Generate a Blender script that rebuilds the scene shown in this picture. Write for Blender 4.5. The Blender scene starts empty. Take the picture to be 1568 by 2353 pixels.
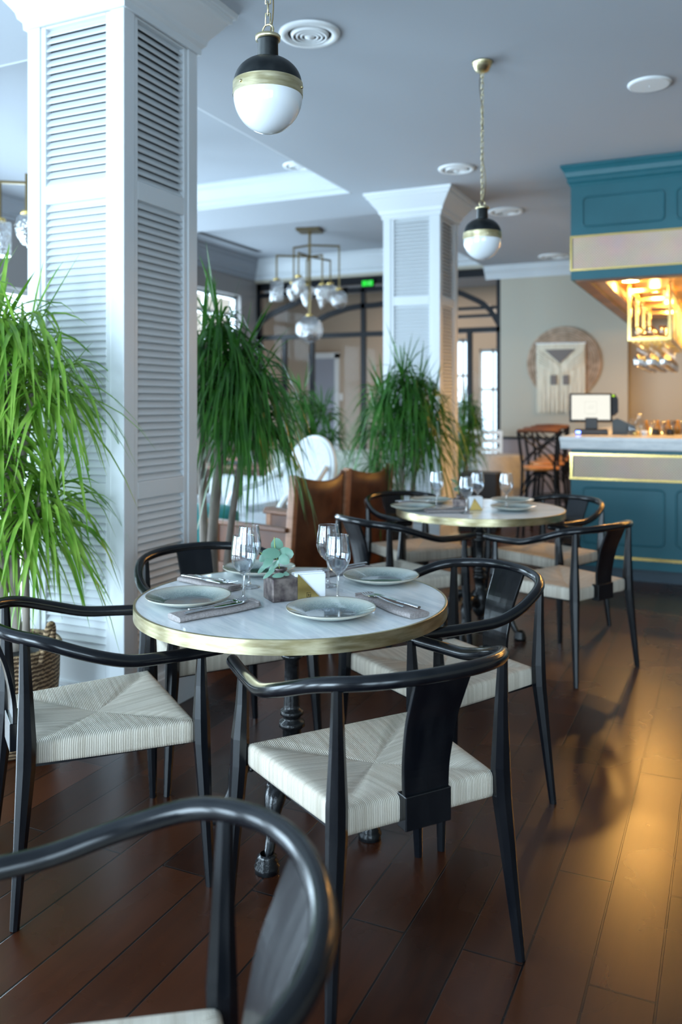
import bpy, math, random
from math import sin, cos, pi, radians, sqrt
from mathutils import Vector, Matrix

random.seed(7)
S = 1.0625                     # metres per survey unit
HC = 1.28 * S                  # eye height
F = 1940.0                     # focal length in pixels of the 1568 x 2353 frame
AX = (0.908, -0.419)           # camera right in the room's X, Y
AZ = (-0.419, 0.908)           # camera forward in the room's X, Y
COL = bpy.context.scene.collection
scn = bpy.context.scene

# ---------------------------------------------------------------- camera
cam = bpy.data.cameras.new('camera')
camo = bpy.data.objects.new('camera', cam)
COL.objects.link(camo)
camo.location = (0, 0, HC)
camo.rotation_euler = (radians(90), 0, math.atan2(0.419, 0.908))
cam.sensor_fit = 'VERTICAL'
cam.sensor_height = 36.0
cam.lens = F / 2353 * 36.0
cam.shift_y = -(1176.5 - 927.0) / 2353
cam.clip_start = 0.05
cam.dof.use_dof = True
cam.dof.focus_distance = 2.32
cam.dof.aperture_fstop = 2.3
scn.camera = camo

# ---------------------------------------------------------------- world, light, exposure
w = bpy.data.worlds.new('world')
scn.world = w
w.use_nodes = True
w.node_tree.nodes['Background'].inputs[0].default_value = (0.62, 0.82, 1.0, 1)
w.node_tree.nodes['Background'].inputs[1].default_value = 3.2
scn.view_settings.view_transform = 'Standard'
scn.view_settings.look = 'None'
scn.view_settings.exposure = 0.0
scn.view_settings.gamma = 1.0
scn.view_settings.use_curve_mapping = False
cy = scn.cycles
cy.max_bounces = 7
cy.diffuse_bounces = 4
cy.glossy_bounces = 3
cy.transmission_bounces = 4
cy.transparent_max_bounces = 10
cy.caustics_reflective = False
cy.caustics_refractive = False
cy.sample_clamp_indirect = 4.0
cy.use_denoising = True


def area(name, loc, rot, sx, sy, power, col):
    l = bpy.data.lights.new(name, 'AREA')
    l.shape = 'RECTANGLE'
    l.size = sx
    l.size_y = sy
    l.energy = power
    l.color = col
    o = bpy.data.objects.new(name, l)
    o.location = loc
    o.rotation_euler = rot
    COL.objects.link(o)
    return o


DAY = (0.64, 0.84, 1.0)
# daylight standing in the tall windows behind and to the left of the dining tables
for x, pw_ in ((-4.9, 320), (-2.6, 300), (1.0, 105), (3.0, 115)):
    area('daylight', (x, -2.78, 1.40), (radians(90), 0, 0), 1.7, 2.4, pw_, DAY)
for k, y in enumerate((-1.0, 1.6, 4.5, 7.2)):
    area('daylight', (-6.86, y, 1.30), (radians(90), 0, radians(-90)), 1.9, 2.45, 215, DAY)
area('daylight', (-6.86, 10.1, 2.5), (radians(90), 0, radians(-90)), 1.5, .9, 60, DAY)


def spot(loc, power, col=(1.0, 0.56, 0.17), r=0.04):
    l = bpy.data.lights.new('canopy_lamp', 'POINT')
    l.energy = power
    l.color = col
    l.shadow_soft_size = r
    o = bpy.data.objects.new('canopy_lamp', l)
    o.location = loc
    COL.objects.link(o)


# ---------------------------------------------------------------- survey helpers
def W(xc, zc, z=0.0):
    """survey units right of / ahead of the eye -> room metres"""
    return Vector(((AX[0] * xc + AZ[0] * zc) * S, (AX[1] * -1 * xc * -1 if False else 0.419 * xc) * S + 0.908 * zc * S, z))


def at(px, py, z):
    """the point of the level z (metres) seen at a pixel"""
    d = (HC - z) / ((py - 927.0) / F)
    x = (px - 784.0) / F * d
    return Vector((0.908 * x - 0.419 * d, 0.419 * x + 0.908 * d, z))


def onY(px, py, Y):
    u = (px - 784.0) / F
    d = Y / (0.419 * u + 0.908)
    return Vector((0.908 * u * d - 0.419 * d, Y, HC - (py - 927.0) / F * d))


def dirang(fx, fz):
    """heading (radians, for a thing whose front is +Y) of a survey direction"""
    X = 0.908 * fx - 0.419 * fz
    Y = 0.419 * fx + 0.908 * fz
    return math.atan2(Y, X) - pi / 2


# ---------------------------------------------------------------- mesh builder
class MB:
    def __init__(s):
        s.v = []; s.f = []; s.m = []; s.T = None; s.sm = []

    def _add(s, vs, fs, mi=0, smooth=True):
        b = len(s.v)
        for p in vs:
            p = Vector(p)
            if s.T is not None:
                p = s.T @ p
            s.v.append(p)
        for q in fs:
            s.f.append([b + i for i in q]); s.m.append(mi); s.sm.append(smooth)

    def box(s, x0, x1, y0, y1, z0, z1, mi=0):
        vs = [(x, y, z) for z in (z0, z1) for y in (y0, y1) for x in (x0, x1)]
        s._add(vs, [(0, 2, 3, 1), (4, 5, 7, 6), (0, 1, 5, 4), (2, 6, 7, 3), (0, 4, 6, 2), (1, 3, 7, 5)], mi, False)
        return s

    def cbox(s, c, sx, sy, sz, mi=0):
        return s.box(c[0] - sx / 2, c[0] + sx / 2, c[1] - sy / 2, c[1] + sy / 2, c[2] - sz / 2, c[2] + sz / 2, mi)

    def bar(s, a, b, w_, h_, mi=0, up=(0, 0, 1)):
        a = Vector(a); b = Vector(b); d = (b - a).normalized()
        u = Vector(up)
        if abs(d.dot(u)) > 0.98: u = Vector((0, 1, 0))
        x = d.cross(u).normalized(); y = x.cross(d).normalized()
        vs = []
        for p in (a, b):
            for sx, sy in ((-1, -1), (1, -1), (1, 1), (-1, 1)):
                vs.append(p + x * sx * w_ / 2 + y * sy * h_ / 2)
        s._add(vs, [(3, 2, 1, 0), (4, 5, 6, 7), (0, 1, 5, 4), (1, 2, 6, 5), (2, 3, 7, 6), (3, 0, 4, 7)], mi, False)
        return s

    def tube(s, pts, r, seg=10, closed=False, mi=0, smooth=True, flat=1.0, caps=True):
        pts = [Vector(p) for p in pts]
        n = len(pts)
        rs = r if isinstance(r, (list, tuple)) else [r] * n
        vs = []; fs = []
        nrm = None
        for i, p in enumerate(pts):
            if closed: t = pts[(i + 1) % n] - pts[i - 1]
            else: t = pts[min(i + 1, n - 1)] - pts[max(i - 1, 0)]
            t.normalize()
            if nrm is None:
                a = Vector((0, 0, 1)) if abs(t.z) < 0.9 else Vector((0, 1, 0))
                nrm = (a - t * a.dot(t)).normalized()
            else:
                nrm = (nrm - t * nrm.dot(t)).normalized()
            bn = t.cross(nrm)
            for k in range(seg):
                a = 2 * pi * (k + .5) / seg
                vs.append(p + nrm * cos(a) * rs[i] * flat + bn * sin(a) * rs[i])
        m = n if closed else n - 1
        for i in range(m):
            j = (i + 1) % n
            for k in range(seg):
                l = (k + 1) % seg
                fs.append((i * seg + k, i * seg + l, j * seg + l, j * seg + k))
        s._add(vs, fs, mi, smooth)
        if not closed and caps:
            s._add(vs[:seg], [tuple(range(seg))[::-1]], mi, False)
            s._add(vs[-seg:], [tuple(range(seg))], mi, False)
        return s

    def lathe(s, prof, seg=32, c=(0, 0, 0), mi=0, smooth=True, wob=None):
        vs = []; fs = []
        for r, z in prof:
            for k in range(seg):
                a = 2 * pi * k / seg
                rr = r * (wob(a, z) if wob else 1)
                vs.append((c[0] + rr * cos(a), c[1] + rr * sin(a), c[2] + z))
        for i in range(len(prof) - 1):
            for k in range(seg):
                l = (k + 1) % seg
                fs.append((i * seg + k, i * seg + l, (i + 1) * seg + l, (i + 1) * seg + k))
        s._add(vs, fs, mi, smooth)
        return s

    def prism(s, poly, h0, h1, ax='z', mi=0, smooth=False):
        """extrude a closed 2D outline; ax z: (x,y)->z ; x: (y,z)->x ; y: (x,z)->y"""
        n = len(poly); vs = []
        for h in (h0, h1):
            for a, b in poly:
                vs.append((a, b, h) if ax == 'z' else ((h, a, b) if ax == 'x' else (a, h, b)))
        fs = [tuple(range(n))[::-1], tuple(range(n, 2 * n))]
        s._add(vs, fs, mi, False)
        s._add(vs, [(i, (i + 1) % n, n + (i + 1) % n, n + i) for i in range(n)], mi, smooth)
        return s

    def ball(s, c, r, seg=16, rings=10, sz=1.0, mi=0):
        prof = [(max(1e-5, r * sin(pi * i / rings)), -r * sz * cos(pi * i / rings)) for i in range(rings + 1)]
        return s.lathe(prof, seg, c, mi)

    def grid(s, fn, nu, nv, mi=0, smooth=True):
        vs = [fn(i / nu, j / nv) for j in range(nv + 1) for i in range(nu + 1)]
        fs = [(j * (nu + 1) + i, j * (nu + 1) + i + 1, (j + 1) * (nu + 1) + i + 1, (j + 1) * (nu + 1) + i)
              for j in range(nv) for i in range(nu)]
        s._add(vs, fs, mi, smooth)
        return s

    def build(s, name, mats, parent=None, bevel=0.0, **props):
        me = bpy.data.meshes.new(name)
        me.from_pydata([tuple(p) for p in s.v], [], s.f)
        if not isinstance(mats, (list, tuple)): mats = [mats]
        for m in mats: me.materials.append(m)
        me.polygons.foreach_set('material_index', s.m)
        me.polygons.foreach_set('use_smooth', s.sm)
        me.update()
        o = bpy.data.objects.new(name, me)
        COL.objects.link(o)
        if parent is not None: o.parent = parent
        if bevel:
            b = o.modifiers.new('bevel', 'BEVEL')
            b.width = bevel; b.segments = 2; b.limit_method = 'ANGLE'; b.angle_limit = radians(40)
            b.harden_normals = False
        for k, val in props.items(): o[k] = val
        return o


def thing(name, label, cat, loc=(0, 0, 0), rz=0.0, group=None):
    o = bpy.data.objects.new(name, None)
    o.empty_display_size = 0.1
    COL.objects.link(o)
    o.location = loc
    o.rotation_euler = (0, 0, rz)
    o['label'] = label
    o['category'] = cat
    if group: o['group'] = group
    return o


def tag(o, label, cat, group=None, kind=None):
    o['label'] = label; o['category'] = cat
    if group: o['group'] = group
    if kind: o['kind'] = kind
    return o


def struct(o):
    o['kind'] = 'structure'
    return o


def dup(root, loc, rz, label, group=None):
    def cp(o, par):
        c = o.copy()
        COL.objects.link(c)
        c.parent = par
        for ch in [q for q in bpy.data.objects if q.parent == o and q != c]:
            cp(ch, c)
        return c
    r = cp(root, None)
    r.location = loc
    r.rotation_euler = (0, 0, rz)
    r['label'] = label
    if group: r['group'] = group
    return r


def smoothpath(pts, n=6, closed=False):
    pts = [Vector(p) for p in pts]
    out = []
    N = len(pts)
    rng = N if closed else N - 1
    for i in range(rng):
        if closed:
            p0, p1, p2, p3 = pts[i - 1], pts[i], pts[(i + 1) % N], pts[(i + 2) % N]
        else:
            p0, p1, p2, p3 = pts[max(i - 1, 0)], pts[i], pts[i + 1], pts[min(i + 2, N - 1)]
        for k in range(n):
            t = k / n
            out.append(0.5 * ((2 * p1) + (p2 - p0) * t + (2 * p0 - 5 * p1 + 4 * p2 - p3) * t * t
                              + (3 * p1 - p0 - 3 * p2 + p3) * t ** 3))
    if not closed: out.append(pts[-1])
    return out


# ---------------------------------------------------------------- materials
def mat(name, col, rough=0.5, metal=0.0, spec=0.5, coat=0.0, emit=None, es=0.0):
    m = bpy.data.materials.new(name)
    m.use_nodes = True
    b = m.node_tree.nodes['Principled BSDF']
    b.inputs['Base Color'].default_value = (*col, 1)
    b.inputs['Roughness'].default_value = rough
    b.inputs['Metallic'].default_value = metal
    b.inputs['Specular IOR Level'].default_value = spec
    b.inputs['Coat Weight'].default_value = coat
    if emit:
        b.inputs['Emission Color'].default_value = (*emit, 1)
        b.inputs['Emission Strength'].default_value = es
    return m


def nd(m, t, **kw):
    n = m.node_tree.nodes.new(t)
    for k, v in kw.items():
        if k in n.inputs.keys(): n.inputs[k].default_value = v
        else: setattr(n, k, v)
    return n


def lk(m, a, b): m.node_tree.links.new(a, b)


def bsdf(m): return m.node_tree.nodes['Principled BSDF']


def noisy(m, c1, c2, scale=5, detail=4, stretch=(1, 1, 1), bump=0.0, rough=None, coord='Object', lo=0.35, hi=0.65, bdist=0.01):
    tc = nd(m, 'ShaderNodeTexCoord')
    mp = nd(m, 'ShaderNodeMapping')
    mp.inputs['Scale'].default_value = stretch
    lk(m, tc.outputs[coord], mp.inputs['Vector'])
    n = nd(m, 'ShaderNodeTexNoise', Scale=scale, Detail=detail)
    lk(m, mp.outputs[0], n.inputs['Vector'])
    r = nd(m, 'ShaderNodeValToRGB')
    r.color_ramp.elements[0].position = lo
    r.color_ramp.elements[0].color = (*c1, 1)
    r.color_ramp.elements[1].position = hi
    r.color_ramp.elements[1].color = (*c2, 1)
    lk(m, n.outputs[0], r.inputs[0])
    lk(m, r.outputs[0], bsdf(m).inputs['Base Color'])
    if bump:
        bp = nd(m, 'ShaderNodeBump', Strength=bump, Distance=bdist)
        lk(m, n.outputs[0], bp.inputs['Height'])
        lk(m, bp.outputs[0], bsdf(m).inputs['Normal'])
    if rough:
        mr = nd(m, 'ShaderNodeMapRange')
        mr.inputs['To Min'].default_value = rough[0]
        mr.inputs['To Max'].default_value = rough[1]
        lk(m, n.outputs[0], mr.inputs['Value'])
        lk(m, mr.outputs[0], bsdf(m).inputs['Roughness'])
    return m


M = {}
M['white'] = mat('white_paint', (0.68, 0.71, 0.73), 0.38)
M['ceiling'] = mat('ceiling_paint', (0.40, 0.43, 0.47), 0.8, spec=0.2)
M['crown'] = mat('crown_paint', (0.56, 0.60, 0.63), 0.5)
M['vent'] = mat('vent_paint', (0.75, 0.77, 0.78), 0.45)
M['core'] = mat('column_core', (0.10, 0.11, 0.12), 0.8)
M['dark'] = mat('dark_void', (0.02, 0.02, 0.022), 0.8)
M['black'] = noisy(mat('black_lacquer', (0.006, 0.008, 0.011), 0.3, spec=0.45), (0.002, 0.003, 0.005), (0.006, 0.007, 0.009), 30, 3, (1, 1, 0.2), 0.02, (0.15, 0.23))
M['steel'] = mat('black_steel', (0.006, 0.007, 0.010), 0.4, spec=0.2)
M['iron'] = noisy(mat('cast_iron', (0.01, 0.011, 0.013), 0.28, 0.3, coat=0.3), (0.006, 0.007, 0.009), (0.016, 0.018, 0.02), 60, 3, bump=0.25)
M['brass'] = noisy(mat('brushed_brass', (0.62, 0.48, 0.20), 0.32, 1.0), (0.52, 0.44, 0.24), (0.74, 0.66, 0.44), 14, 4, (1, 1, 6), 0.03, (0.26, 0.42))
M['brass_old'] = mat('antique_brass', (0.20, 0.15, 0.075), 0.38, 1.0)
M['brass_gold'] = mat('polished_brass', (0.85, 0.62, 0.22), 0.22, 1.0)
M['opal'] = mat('opal_glass', (0.80, 0.84, 0.88), 0.10, coat=0.6)
M['bronze'] = noisy(mat('dark_bronze', (0.03, 0.035, 0.035), 0.35, 0.6), (0.010, 0.013, 0.015), (0.030, 0.034, 0.035), 20, 4, rough=(0.28, 0.5))
M['cream'] = mat('cream_wall', (0.44, 0.41, 0.34), 0.7, spec=0.3)
M['beige'] = mat('beige_wall', (0.45, 0.36, 0.28), 0.75, spec=0.2)
M['taupe'] = mat('taupe_wall', (0.33, 0.31, 0.30), 0.8, spec=0.2)
M['mauve'] = mat('mauve_dado', (0.30, 0.27, 0.29), 0.6)
M['teal'] = noisy(mat('teal_paint', (0.02, 0.15, 0.17), 0.42), (0.009, 0.100, 0.128), (0.012, 0.118, 0.150), 3, 3)
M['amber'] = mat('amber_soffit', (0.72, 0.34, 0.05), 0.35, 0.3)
M['wood_seat'] = noisy(mat('stool_seat_wood', (0.5, 0.22, 0.06), 0.35), (0.38, 0.15, 0.04), (0.6, 0.28, 0.09), 6, 4, (1, 8, 1))
M['walnut'] = noisy(mat('walnut', (0.12, 0.045, 0.02), 0.35), (0.09, 0.03, 0.014), (0.20, 0.08, 0.035), 5, 5, (1, 1, 8))
M['walnut_light'] = noisy(mat('walnut_edge', (0.34, 0.15, 0.08), 0.35), (0.30, 0.13, 0.06), (0.42, 0.2, 0.11), 5, 5, (1, 1, 8))
M['leather'] = noisy(mat('cognac_leather', (0.10, 0.032, 0.012), 0.42), (0.075, 0.022, 0.008), (0.15, 0.05, 0.018), 7, 6, bump=0.1)
M['white_fabric'] = noisy(mat('white_fabric', (0.74, 0.76, 0.78), 0.9), (0.46, 0.48, 0.50), (0.56, 0.58, 0.60), 60, 2, bump=0.1)
M['sage_fabric'] = noisy(mat('sage_fabric', (0.45, 0.50, 0.45), 0.9), (0.34, 0.39, 0.35), (0.44, 0.48, 0.43), 50, 2)
M['turquoise'] = mat('turquoise_velvet', (0.02, 0.25, 0.25), 0.8)
M['linen'] = noisy(mat('taupe_linen', (0.32, 0.28, 0.27), 0.9), (0.27, 0.235, 0.225), (0.37, 0.33, 0.32), 180, 2, bump=0.2, bdist=0.001)
M['steel_cut'] = mat('polished_steel', (0.72, 0.74, 0.78), 0.12, 1.0)
M['paper'] = mat('paper_napkin', (0.84, 0.86, 0.88), 0.8)
M['pot'] = mat('black_pot', (0.02, 0.02, 0.022), 0.5)
M['bark'] = noisy(mat('cane_bark', (0.26, 0.21, 0.17), 0.85), (0.12, 0.10, 0.085), (0.38, 0.32, 0.27), 14, 5, (1, 1, .35), 0.5, lo=.3, hi=.7)
M['plastic'] = mat('black_plastic', (0.012, 0.012, 0.014), 0.4)
M['slate'] = mat('slate_plastic', (0.035, 0.06, 0.08), 0.5)
M['screen'] = mat('lit_screen', (0.02, 0.02, 0.02), 0.3, emit=(1.0, 0.98, 0.86), es=0.95)
M['mark'] = mat('screen_mark', (0.02, 0.02, 0.02), 0.5, emit=(0.86, 0.86, 0.74), es=0.9)
M['blue_led'] = mat('blue_led', (0, 0, 0), 0.5, emit=(0.1, 0.18, 1.0), es=14)
M['green_led'] = mat('green_led', (0, 0, 0), 0.5, emit=(0.45, 0.9, 0.0), es=1.2)
M['exit'] = mat('exit_sign_green', (0, 0.02, 0), 0.5, emit=(0.0, 0.85, 0.02), es=1.0)
M['exit_mark'] = mat('exit_sign_mark', (0.3, 0.3, 0.3), 0.5, emit=(0.02, 0.25, 0.02), es=1.0)
M['lamp'] = mat('lamp_face', (1, 1, 1), 0.5, emit=(1.0, 0.52, 0.12), es=420)
M['macrame'] = noisy(mat('macrame_cord', (0.62, 0.58, 0.48), 0.95), (0.66, 0.62, 0.50), (0.86, 0.82, 0.70), 20, 3, (6, 1, 0.3), 0.4)
M['macrame_grey'] = mat('macrame_grey', (0.18, 0.165, 0.16), 0.95)
M['jute'] = noisy(mat('jute_disc', (0.38, 0.28, 0.20), 0.95), (0.32, 0.235, 0.165), (0.48, 0.36, 0.27), 12, 5)
M['door_grey'] = mat('grey_door', (0.30, 0.32, 0.38), 0.4)
M['ceramic'] = mat('white_ceramic', (0.8, 0.8, 0.8), 0.2)
M['amber_liquid'] = mat('amber_bottle', (0.45, 0.22, 0.05), 0.15)
M['white_wood'] = mat('white_wood', (0.78, 0.80, 0.80), 0.5)

# thin clear glass: see-through with a window-bright skin
def glassy(name, tint=(0.96, 0.98, 1.0), lo=0.06, hi=0.85, ior=1.5, bump=None):
    m = bpy.data.materials.new(name)
    m.use_nodes = True
    nt = m.node_tree
    nt.nodes.clear()
    out = nt.nodes.new('ShaderNodeOutputMaterial')
    mix = nt.nodes.new('ShaderNodeMixShader')
    tr = nt.nodes.new('ShaderNodeBsdfTransparent')
    tr.inputs[0].default_value = (*tint, 1)
    gl = nt.nodes.new('ShaderNodeBsdfGlossy')
    gl.inputs['Roughness'].default_value = 0.03
    lw = nt.nodes.new('ShaderNodeLayerWeight')
    lw.inputs[0].default_value = 0.35
    mr = nt.nodes.new('ShaderNodeMapRange')
    mr.inputs['To Min'].default_value = lo
    mr.inputs['To Max'].default_value = hi
    nt.links.new(lw.outputs['Facing'], mr.inputs['Value'])
    pw = nt.nodes.new('ShaderNodeMath'); pw.operation = 'POWER'
    pw.inputs[1].default_value = 1.6
    nt.links.new(lw.outputs['Facing'], pw.inputs[0])
    nt.links.new(pw.outputs[0], mr.inputs['Value'])
    nt.links.new(mr.outputs[0], mix.inputs[0])
    nt.links.new(tr.outputs[0], mix.inputs[1])
    nt.links.new(gl.outputs[0], mix.inputs[2])
    nt.links.new(mix.outputs[0], out.inputs[0])
    if bump:
        tc = nt.nodes.new('ShaderNodeTexCoord')
        vo = nt.nodes.new('ShaderNodeTexVoronoi'); vo.inputs['Scale'].default_value = bump
        nt.links.new(tc.outputs['Object'], vo.inputs['Vector'])
        bp = nt.nodes.new('ShaderNodeBump'); bp.inputs['Strength'].default_value = 1.0
        bp.inputs['Distance'].default_value = 0.01
        nt.links.new(vo.outputs[0], bp.inputs['Height'])
        nt.links.new(bp.outputs[0], gl.inputs['Normal'])
        gl.inputs['Roughness'].default_value = 0.12
    return m


M['glass'] = glassy('clear_glass', (0.96, 0.98, 1.0), 0.09, 0.95)
M['glass_bar'] = glassy('bar_glass', (0.97, 0.97, 0.97), 0.28, 0.95)
M['crystal'] = glassy('cut_crystal', (0.96, 0.97, 0.98), 0.5, 0.95, bump=45)
M['pane'] = glassy('window_pane', (0.97, 0.98, 0.98), 0.002, 0.10)


def leafmat(name, c1, c2):
    m = bpy.data.materials.new(name)
    m.use_nodes = True
    b = bsdf(m)
    b.inputs['Roughness'].default_value = 0.32
    tc = nd(m, 'ShaderNodeTexCoord')
    n = nd(m, 'ShaderNodeTexNoise', Scale=9.0, Detail=2)
    lk(m, tc.outputs['Object'], n.inputs['Vector'])
    r = nd(m, 'ShaderNodeValToRGB')
    r.color_ramp.elements[0].position = .35; r.color_ramp.elements[0].color = (*c1, 1)
    r.color_ramp.elements[1].position = .65; r.color_ramp.elements[1].color = (*c2, 1)
    lk(m, n.outputs[0], r.inputs[0])
    lk(m, r.outputs[0], b.inputs['Base Color'])
    t = nd(m, 'ShaderNodeBsdfTranslucent')
    lk(m, r.outputs[0], t.inputs[0])
    mx = nd(m, 'ShaderNodeMixShader', Fac=0.3)
    out = [q for q in m.node_tree.nodes if q.type == 'OUTPUT_MATERIAL'][0]
    lk(m, b.outputs[0], mx.inputs[1]); lk(m, t.outputs[0], mx.inputs[2])
    lk(m, mx.outputs[0], out.inputs[0])
    return m


M['leaf_lime'] = leafmat('bright_leaf', (0.10, 0.27, 0.02), (0.30, 0.50, 0.08))
M['leaf_dark'] = leafmat('deep_green_leaf', (0.025, 0.11, 0.015), (0.06, 0.20, 0.025))  # same dracaena leaf, with the dimmer light painted in as darker green
M['leaf_euc'] = leafmat('eucalyptus_leaf', (0.17, 0.34, 0.25), (0.30, 0.50, 0.40))


def floor_mat():
    m = mat('plank_floor', (0.08, 0.03, 0.015), 0.3, spec=0.5)
    tc = nd(m, 'ShaderNodeTexCoord')
    sp = nd(m, 'ShaderNodeSeparateXYZ'); lk(m, tc.outputs['Object'], sp.inputs[0])
    cb = nd(m, 'ShaderNodeCombineXYZ')
    lk(m, sp.outputs['Y'], cb.inputs['X']); lk(m, sp.outputs['X'], cb.inputs['Y'])
    br = nd(m, 'ShaderNodeTexBrick', Scale=1.0)
    br.offset = 0.37; br.offset_frequency = 2
    br.inputs['Mortar Size'].default_value = 0.0032
    br.inputs['Mortar Smooth'].default_value = 0.3
    br.inputs['Brick Width'].default_value = 1.25
    br.inputs['Row Height'].default_value = 0.152
    br.inputs['Color1'].default_value = (0.0, 0, 0, 1)
    br.inputs['Color2'].default_value = (1.0, 1, 1, 1)
    br.inputs['Mortar'].default_value = (0.5, 0.5, 0.5, 1)
    br.inputs['Bias'].default_value = 0.0
    lk(m, cb.outputs[0], br.inputs['Vector'])
    mp = nd(m, 'ShaderNodeMapping'); mp.inputs['Scale'].default_value = (14, 1.2, 1)
    lk(m, tc.outputs['Object'], mp.inputs['Vector'])
    n = nd(m, 'ShaderNodeTexNoise', Scale=3.0, Detail=8, Roughness=0.65)
    lk(m, mp.outputs[0], n.inputs['Vector'])
    n2 = nd(m, 'ShaderNodeTexNoise', Scale=2.2, Detail=4)
    lk(m, tc.outputs['Object'], n2.inputs['Vector'])
    # value = .45*plank + .4*grain + .15 blotch
    a = nd(m, 'ShaderNodeMath', operation='MULTIPLY'); a.inputs[1].default_value = 0.40; lk(m, br.outputs['Color'], a.inputs[0])
    b_ = nd(m, 'ShaderNodeMath', operation='MULTIPLY_ADD'); b_.inputs[1].default_value = 0.42; lk(m, n.outputs[0], b_.inputs[0]); lk(m, a.outputs[0], b_.inputs[2])
    c = nd(m, 'ShaderNodeMath', operation='MULTIPLY_ADD'); c.inputs[1].default_value = 0.35; lk(m, n2.outputs[0], c.inputs[0]); lk(m, b_.outputs[0], c.inputs[2])
    r = nd(m, 'ShaderNodeValToRGB')
    e = r.color_ramp.elements
    e[0].position = 0.30; e[0].color = (0.014, 0.0040, 0.0020, 1)
    e[1].position = 0.85; e[1].color = (0.066, 0.018, 0.006, 1)
    lk(m, c.outputs[0], r.inputs[0])
    mx = nd(m, 'ShaderNodeMix'); mx.data_type = 'RGBA'
    mx.inputs[7].default_value = (0.004, 0.002, 0.002, 1)
    lk(m, br.outputs['Fac'], mx.inputs[0]); lk(m, r.outputs[0], mx.inputs[6])
    lk(m, mx.outputs[2], bsdf(m).inputs['Base Color'])
    mr = nd(m, 'ShaderNodeMapRange'); mr.inputs['To Min'].default_value = 0.22; mr.inputs['To Max'].default_value = 0.34
    lk(m, n2.outputs[0], mr.inputs['Value']); lk(m, mr.outputs[0], bsdf(m).inputs['Roughness'])
    h = nd(m, 'ShaderNodeMath', operation='MULTIPLY_ADD'); h.inputs[1].default_value = -1.0
    lk(m, br.outputs['Fac'], h.inputs[0])
    h2 = nd(m, 'ShaderNodeMath', operation='MULTIPLY'); h2.inputs[1].default_value = 0.035; lk(m, n.outputs[0], h2.inputs[0])
    lk(m, h2.outputs[0], h.inputs[2])
    bp = nd(m, 'ShaderNodeBump', Strength=0.6, Distance=0.003)
    lk(m, h.outputs[0], bp.inputs['Height']); lk(m, bp.outputs[0], bsdf(m).inputs['Normal'])
    return m


M['floor'] = floor_mat()


def cord_mat(name, axis):
    m = mat(name, (0.62, 0.57, 0.48), 0.75)
    tc = nd(m, 'ShaderNodeTexCoord')
    sp = nd(m, 'ShaderNodeSeparateXYZ'); lk(m, tc.outputs['Object'], sp.inputs[0])
    n0 = nd(m, 'ShaderNodeTexNoise', Scale=9.0, Detail=1); lk(m, tc.outputs['Object'], n0.inputs['Vector'])
    k = nd(m, 'ShaderNodeMath', operation='MULTIPLY_ADD'); k.inputs[1].default_value = 0.006
    lk(m, n0.outputs[0], k.inputs[0]); lk(m, sp.outputs[axis], k.inputs[2])
    f = nd(m, 'ShaderNodeMath', operation='MULTIPLY'); f.inputs[1].default_value = 2 * pi / 0.0047
    lk(m, k.outputs[0], f.inputs[0])
    sn = nd(m, 'ShaderNodeMath', operation='SINE'); lk(m, f.outputs[0], sn.inputs[0])
    mr = nd(m, 'ShaderNodeMapRange'); mr.inputs['From Min'].default_value = -1
    lk(m, sn.outputs[0], mr.inputs['Value'])
    pw = nd(m, 'ShaderNodeMath', operation='POWER'); pw.inputs[1].default_value = 0.35
    lk(m, mr.outputs[0], pw.inputs[0])
    # slow variation from cord to cord
    mp = nd(m, 'ShaderNodeMapping')
    mp.inputs['Scale'].default_value = (90, 2, 2) if axis == 'X' else (2, 90, 2)
    lk(m, tc.outputs['Object'], mp.inputs['Vector'])
    n = nd(m, 'ShaderNodeTexNoise', Scale=1.0, Detail=2); lk(m, mp.outputs[0], n.inputs['Vector'])
    r = nd(m, 'ShaderNodeValToRGB')
    r.color_ramp.elements[0].position = .3; r.color_ramp.elements[0].color = (0.62, 0.54, 0.43, 1)
    r.color_ramp.elements[1].position = .65; r.color_ramp.elements[1].color = (0.84, 0.76, 0.64, 1)
    lk(m, n.outputs[0], r.inputs[0])
    mx = nd(m, 'ShaderNodeMix'); mx.data_type = 'RGBA'
    mx.inputs[6].default_value = (0.34, 0.30, 0.24, 1)
    lk(m, pw.outputs[0], mx.inputs[0]); lk(m, r.outputs[0], mx.inputs[7])
    lk(m, mx.outputs[2], bsdf(m).inputs['Base Color'])
    bp = nd(m, 'ShaderNodeBump', Strength=0.8, Distance=0.0018)
    lk(m, pw.outputs[0], bp.inputs['Height']); lk(m, bp.outputs[0], bsdf(m).inputs['Normal'])
    return m


M['cord_x'] = cord_mat('paper_cord_across', 'Y')   # cords running across: ridges follow y
M['cord_y'] = cord_mat('paper_cord_along', 'X')


def marble_mat(name, base, vein, scale=2.2, amt=0.5):
    m = mat(name, base, 0.22, coat=0.2)
    tc = nd(m, 'ShaderNodeTexCoord')
    mp = nd(m, 'ShaderNodeMapping'); mp.inputs['Rotation'].default_value = (0, 0, radians(-62)); mp.inputs['Scale'].default_value = (1, 9, 4)
    lk(m, tc.outputs['Object'], mp.inputs['Vector'])
    n = nd(m, 'ShaderNodeTexNoise', Scale=scale, Detail=9, Roughness=0.68, Distortion=0.4)
    lk(m, mp.outputs[0], n.inputs['Vector'])
    r = nd(m, 'ShaderNodeValToRGB')
    r.color_ramp.elements[0].position = .38; r.color_ramp.elements[0].color = (*vein, 1)
    r.color_ramp.elements[1].position = .56; r.color_ramp.elements[1].color = (*base, 1)
    lk(m, n.outputs[0], r.inputs[0]); lk(m, r.outputs[0], bsdf(m).inputs['Base Color'])
    return m


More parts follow.
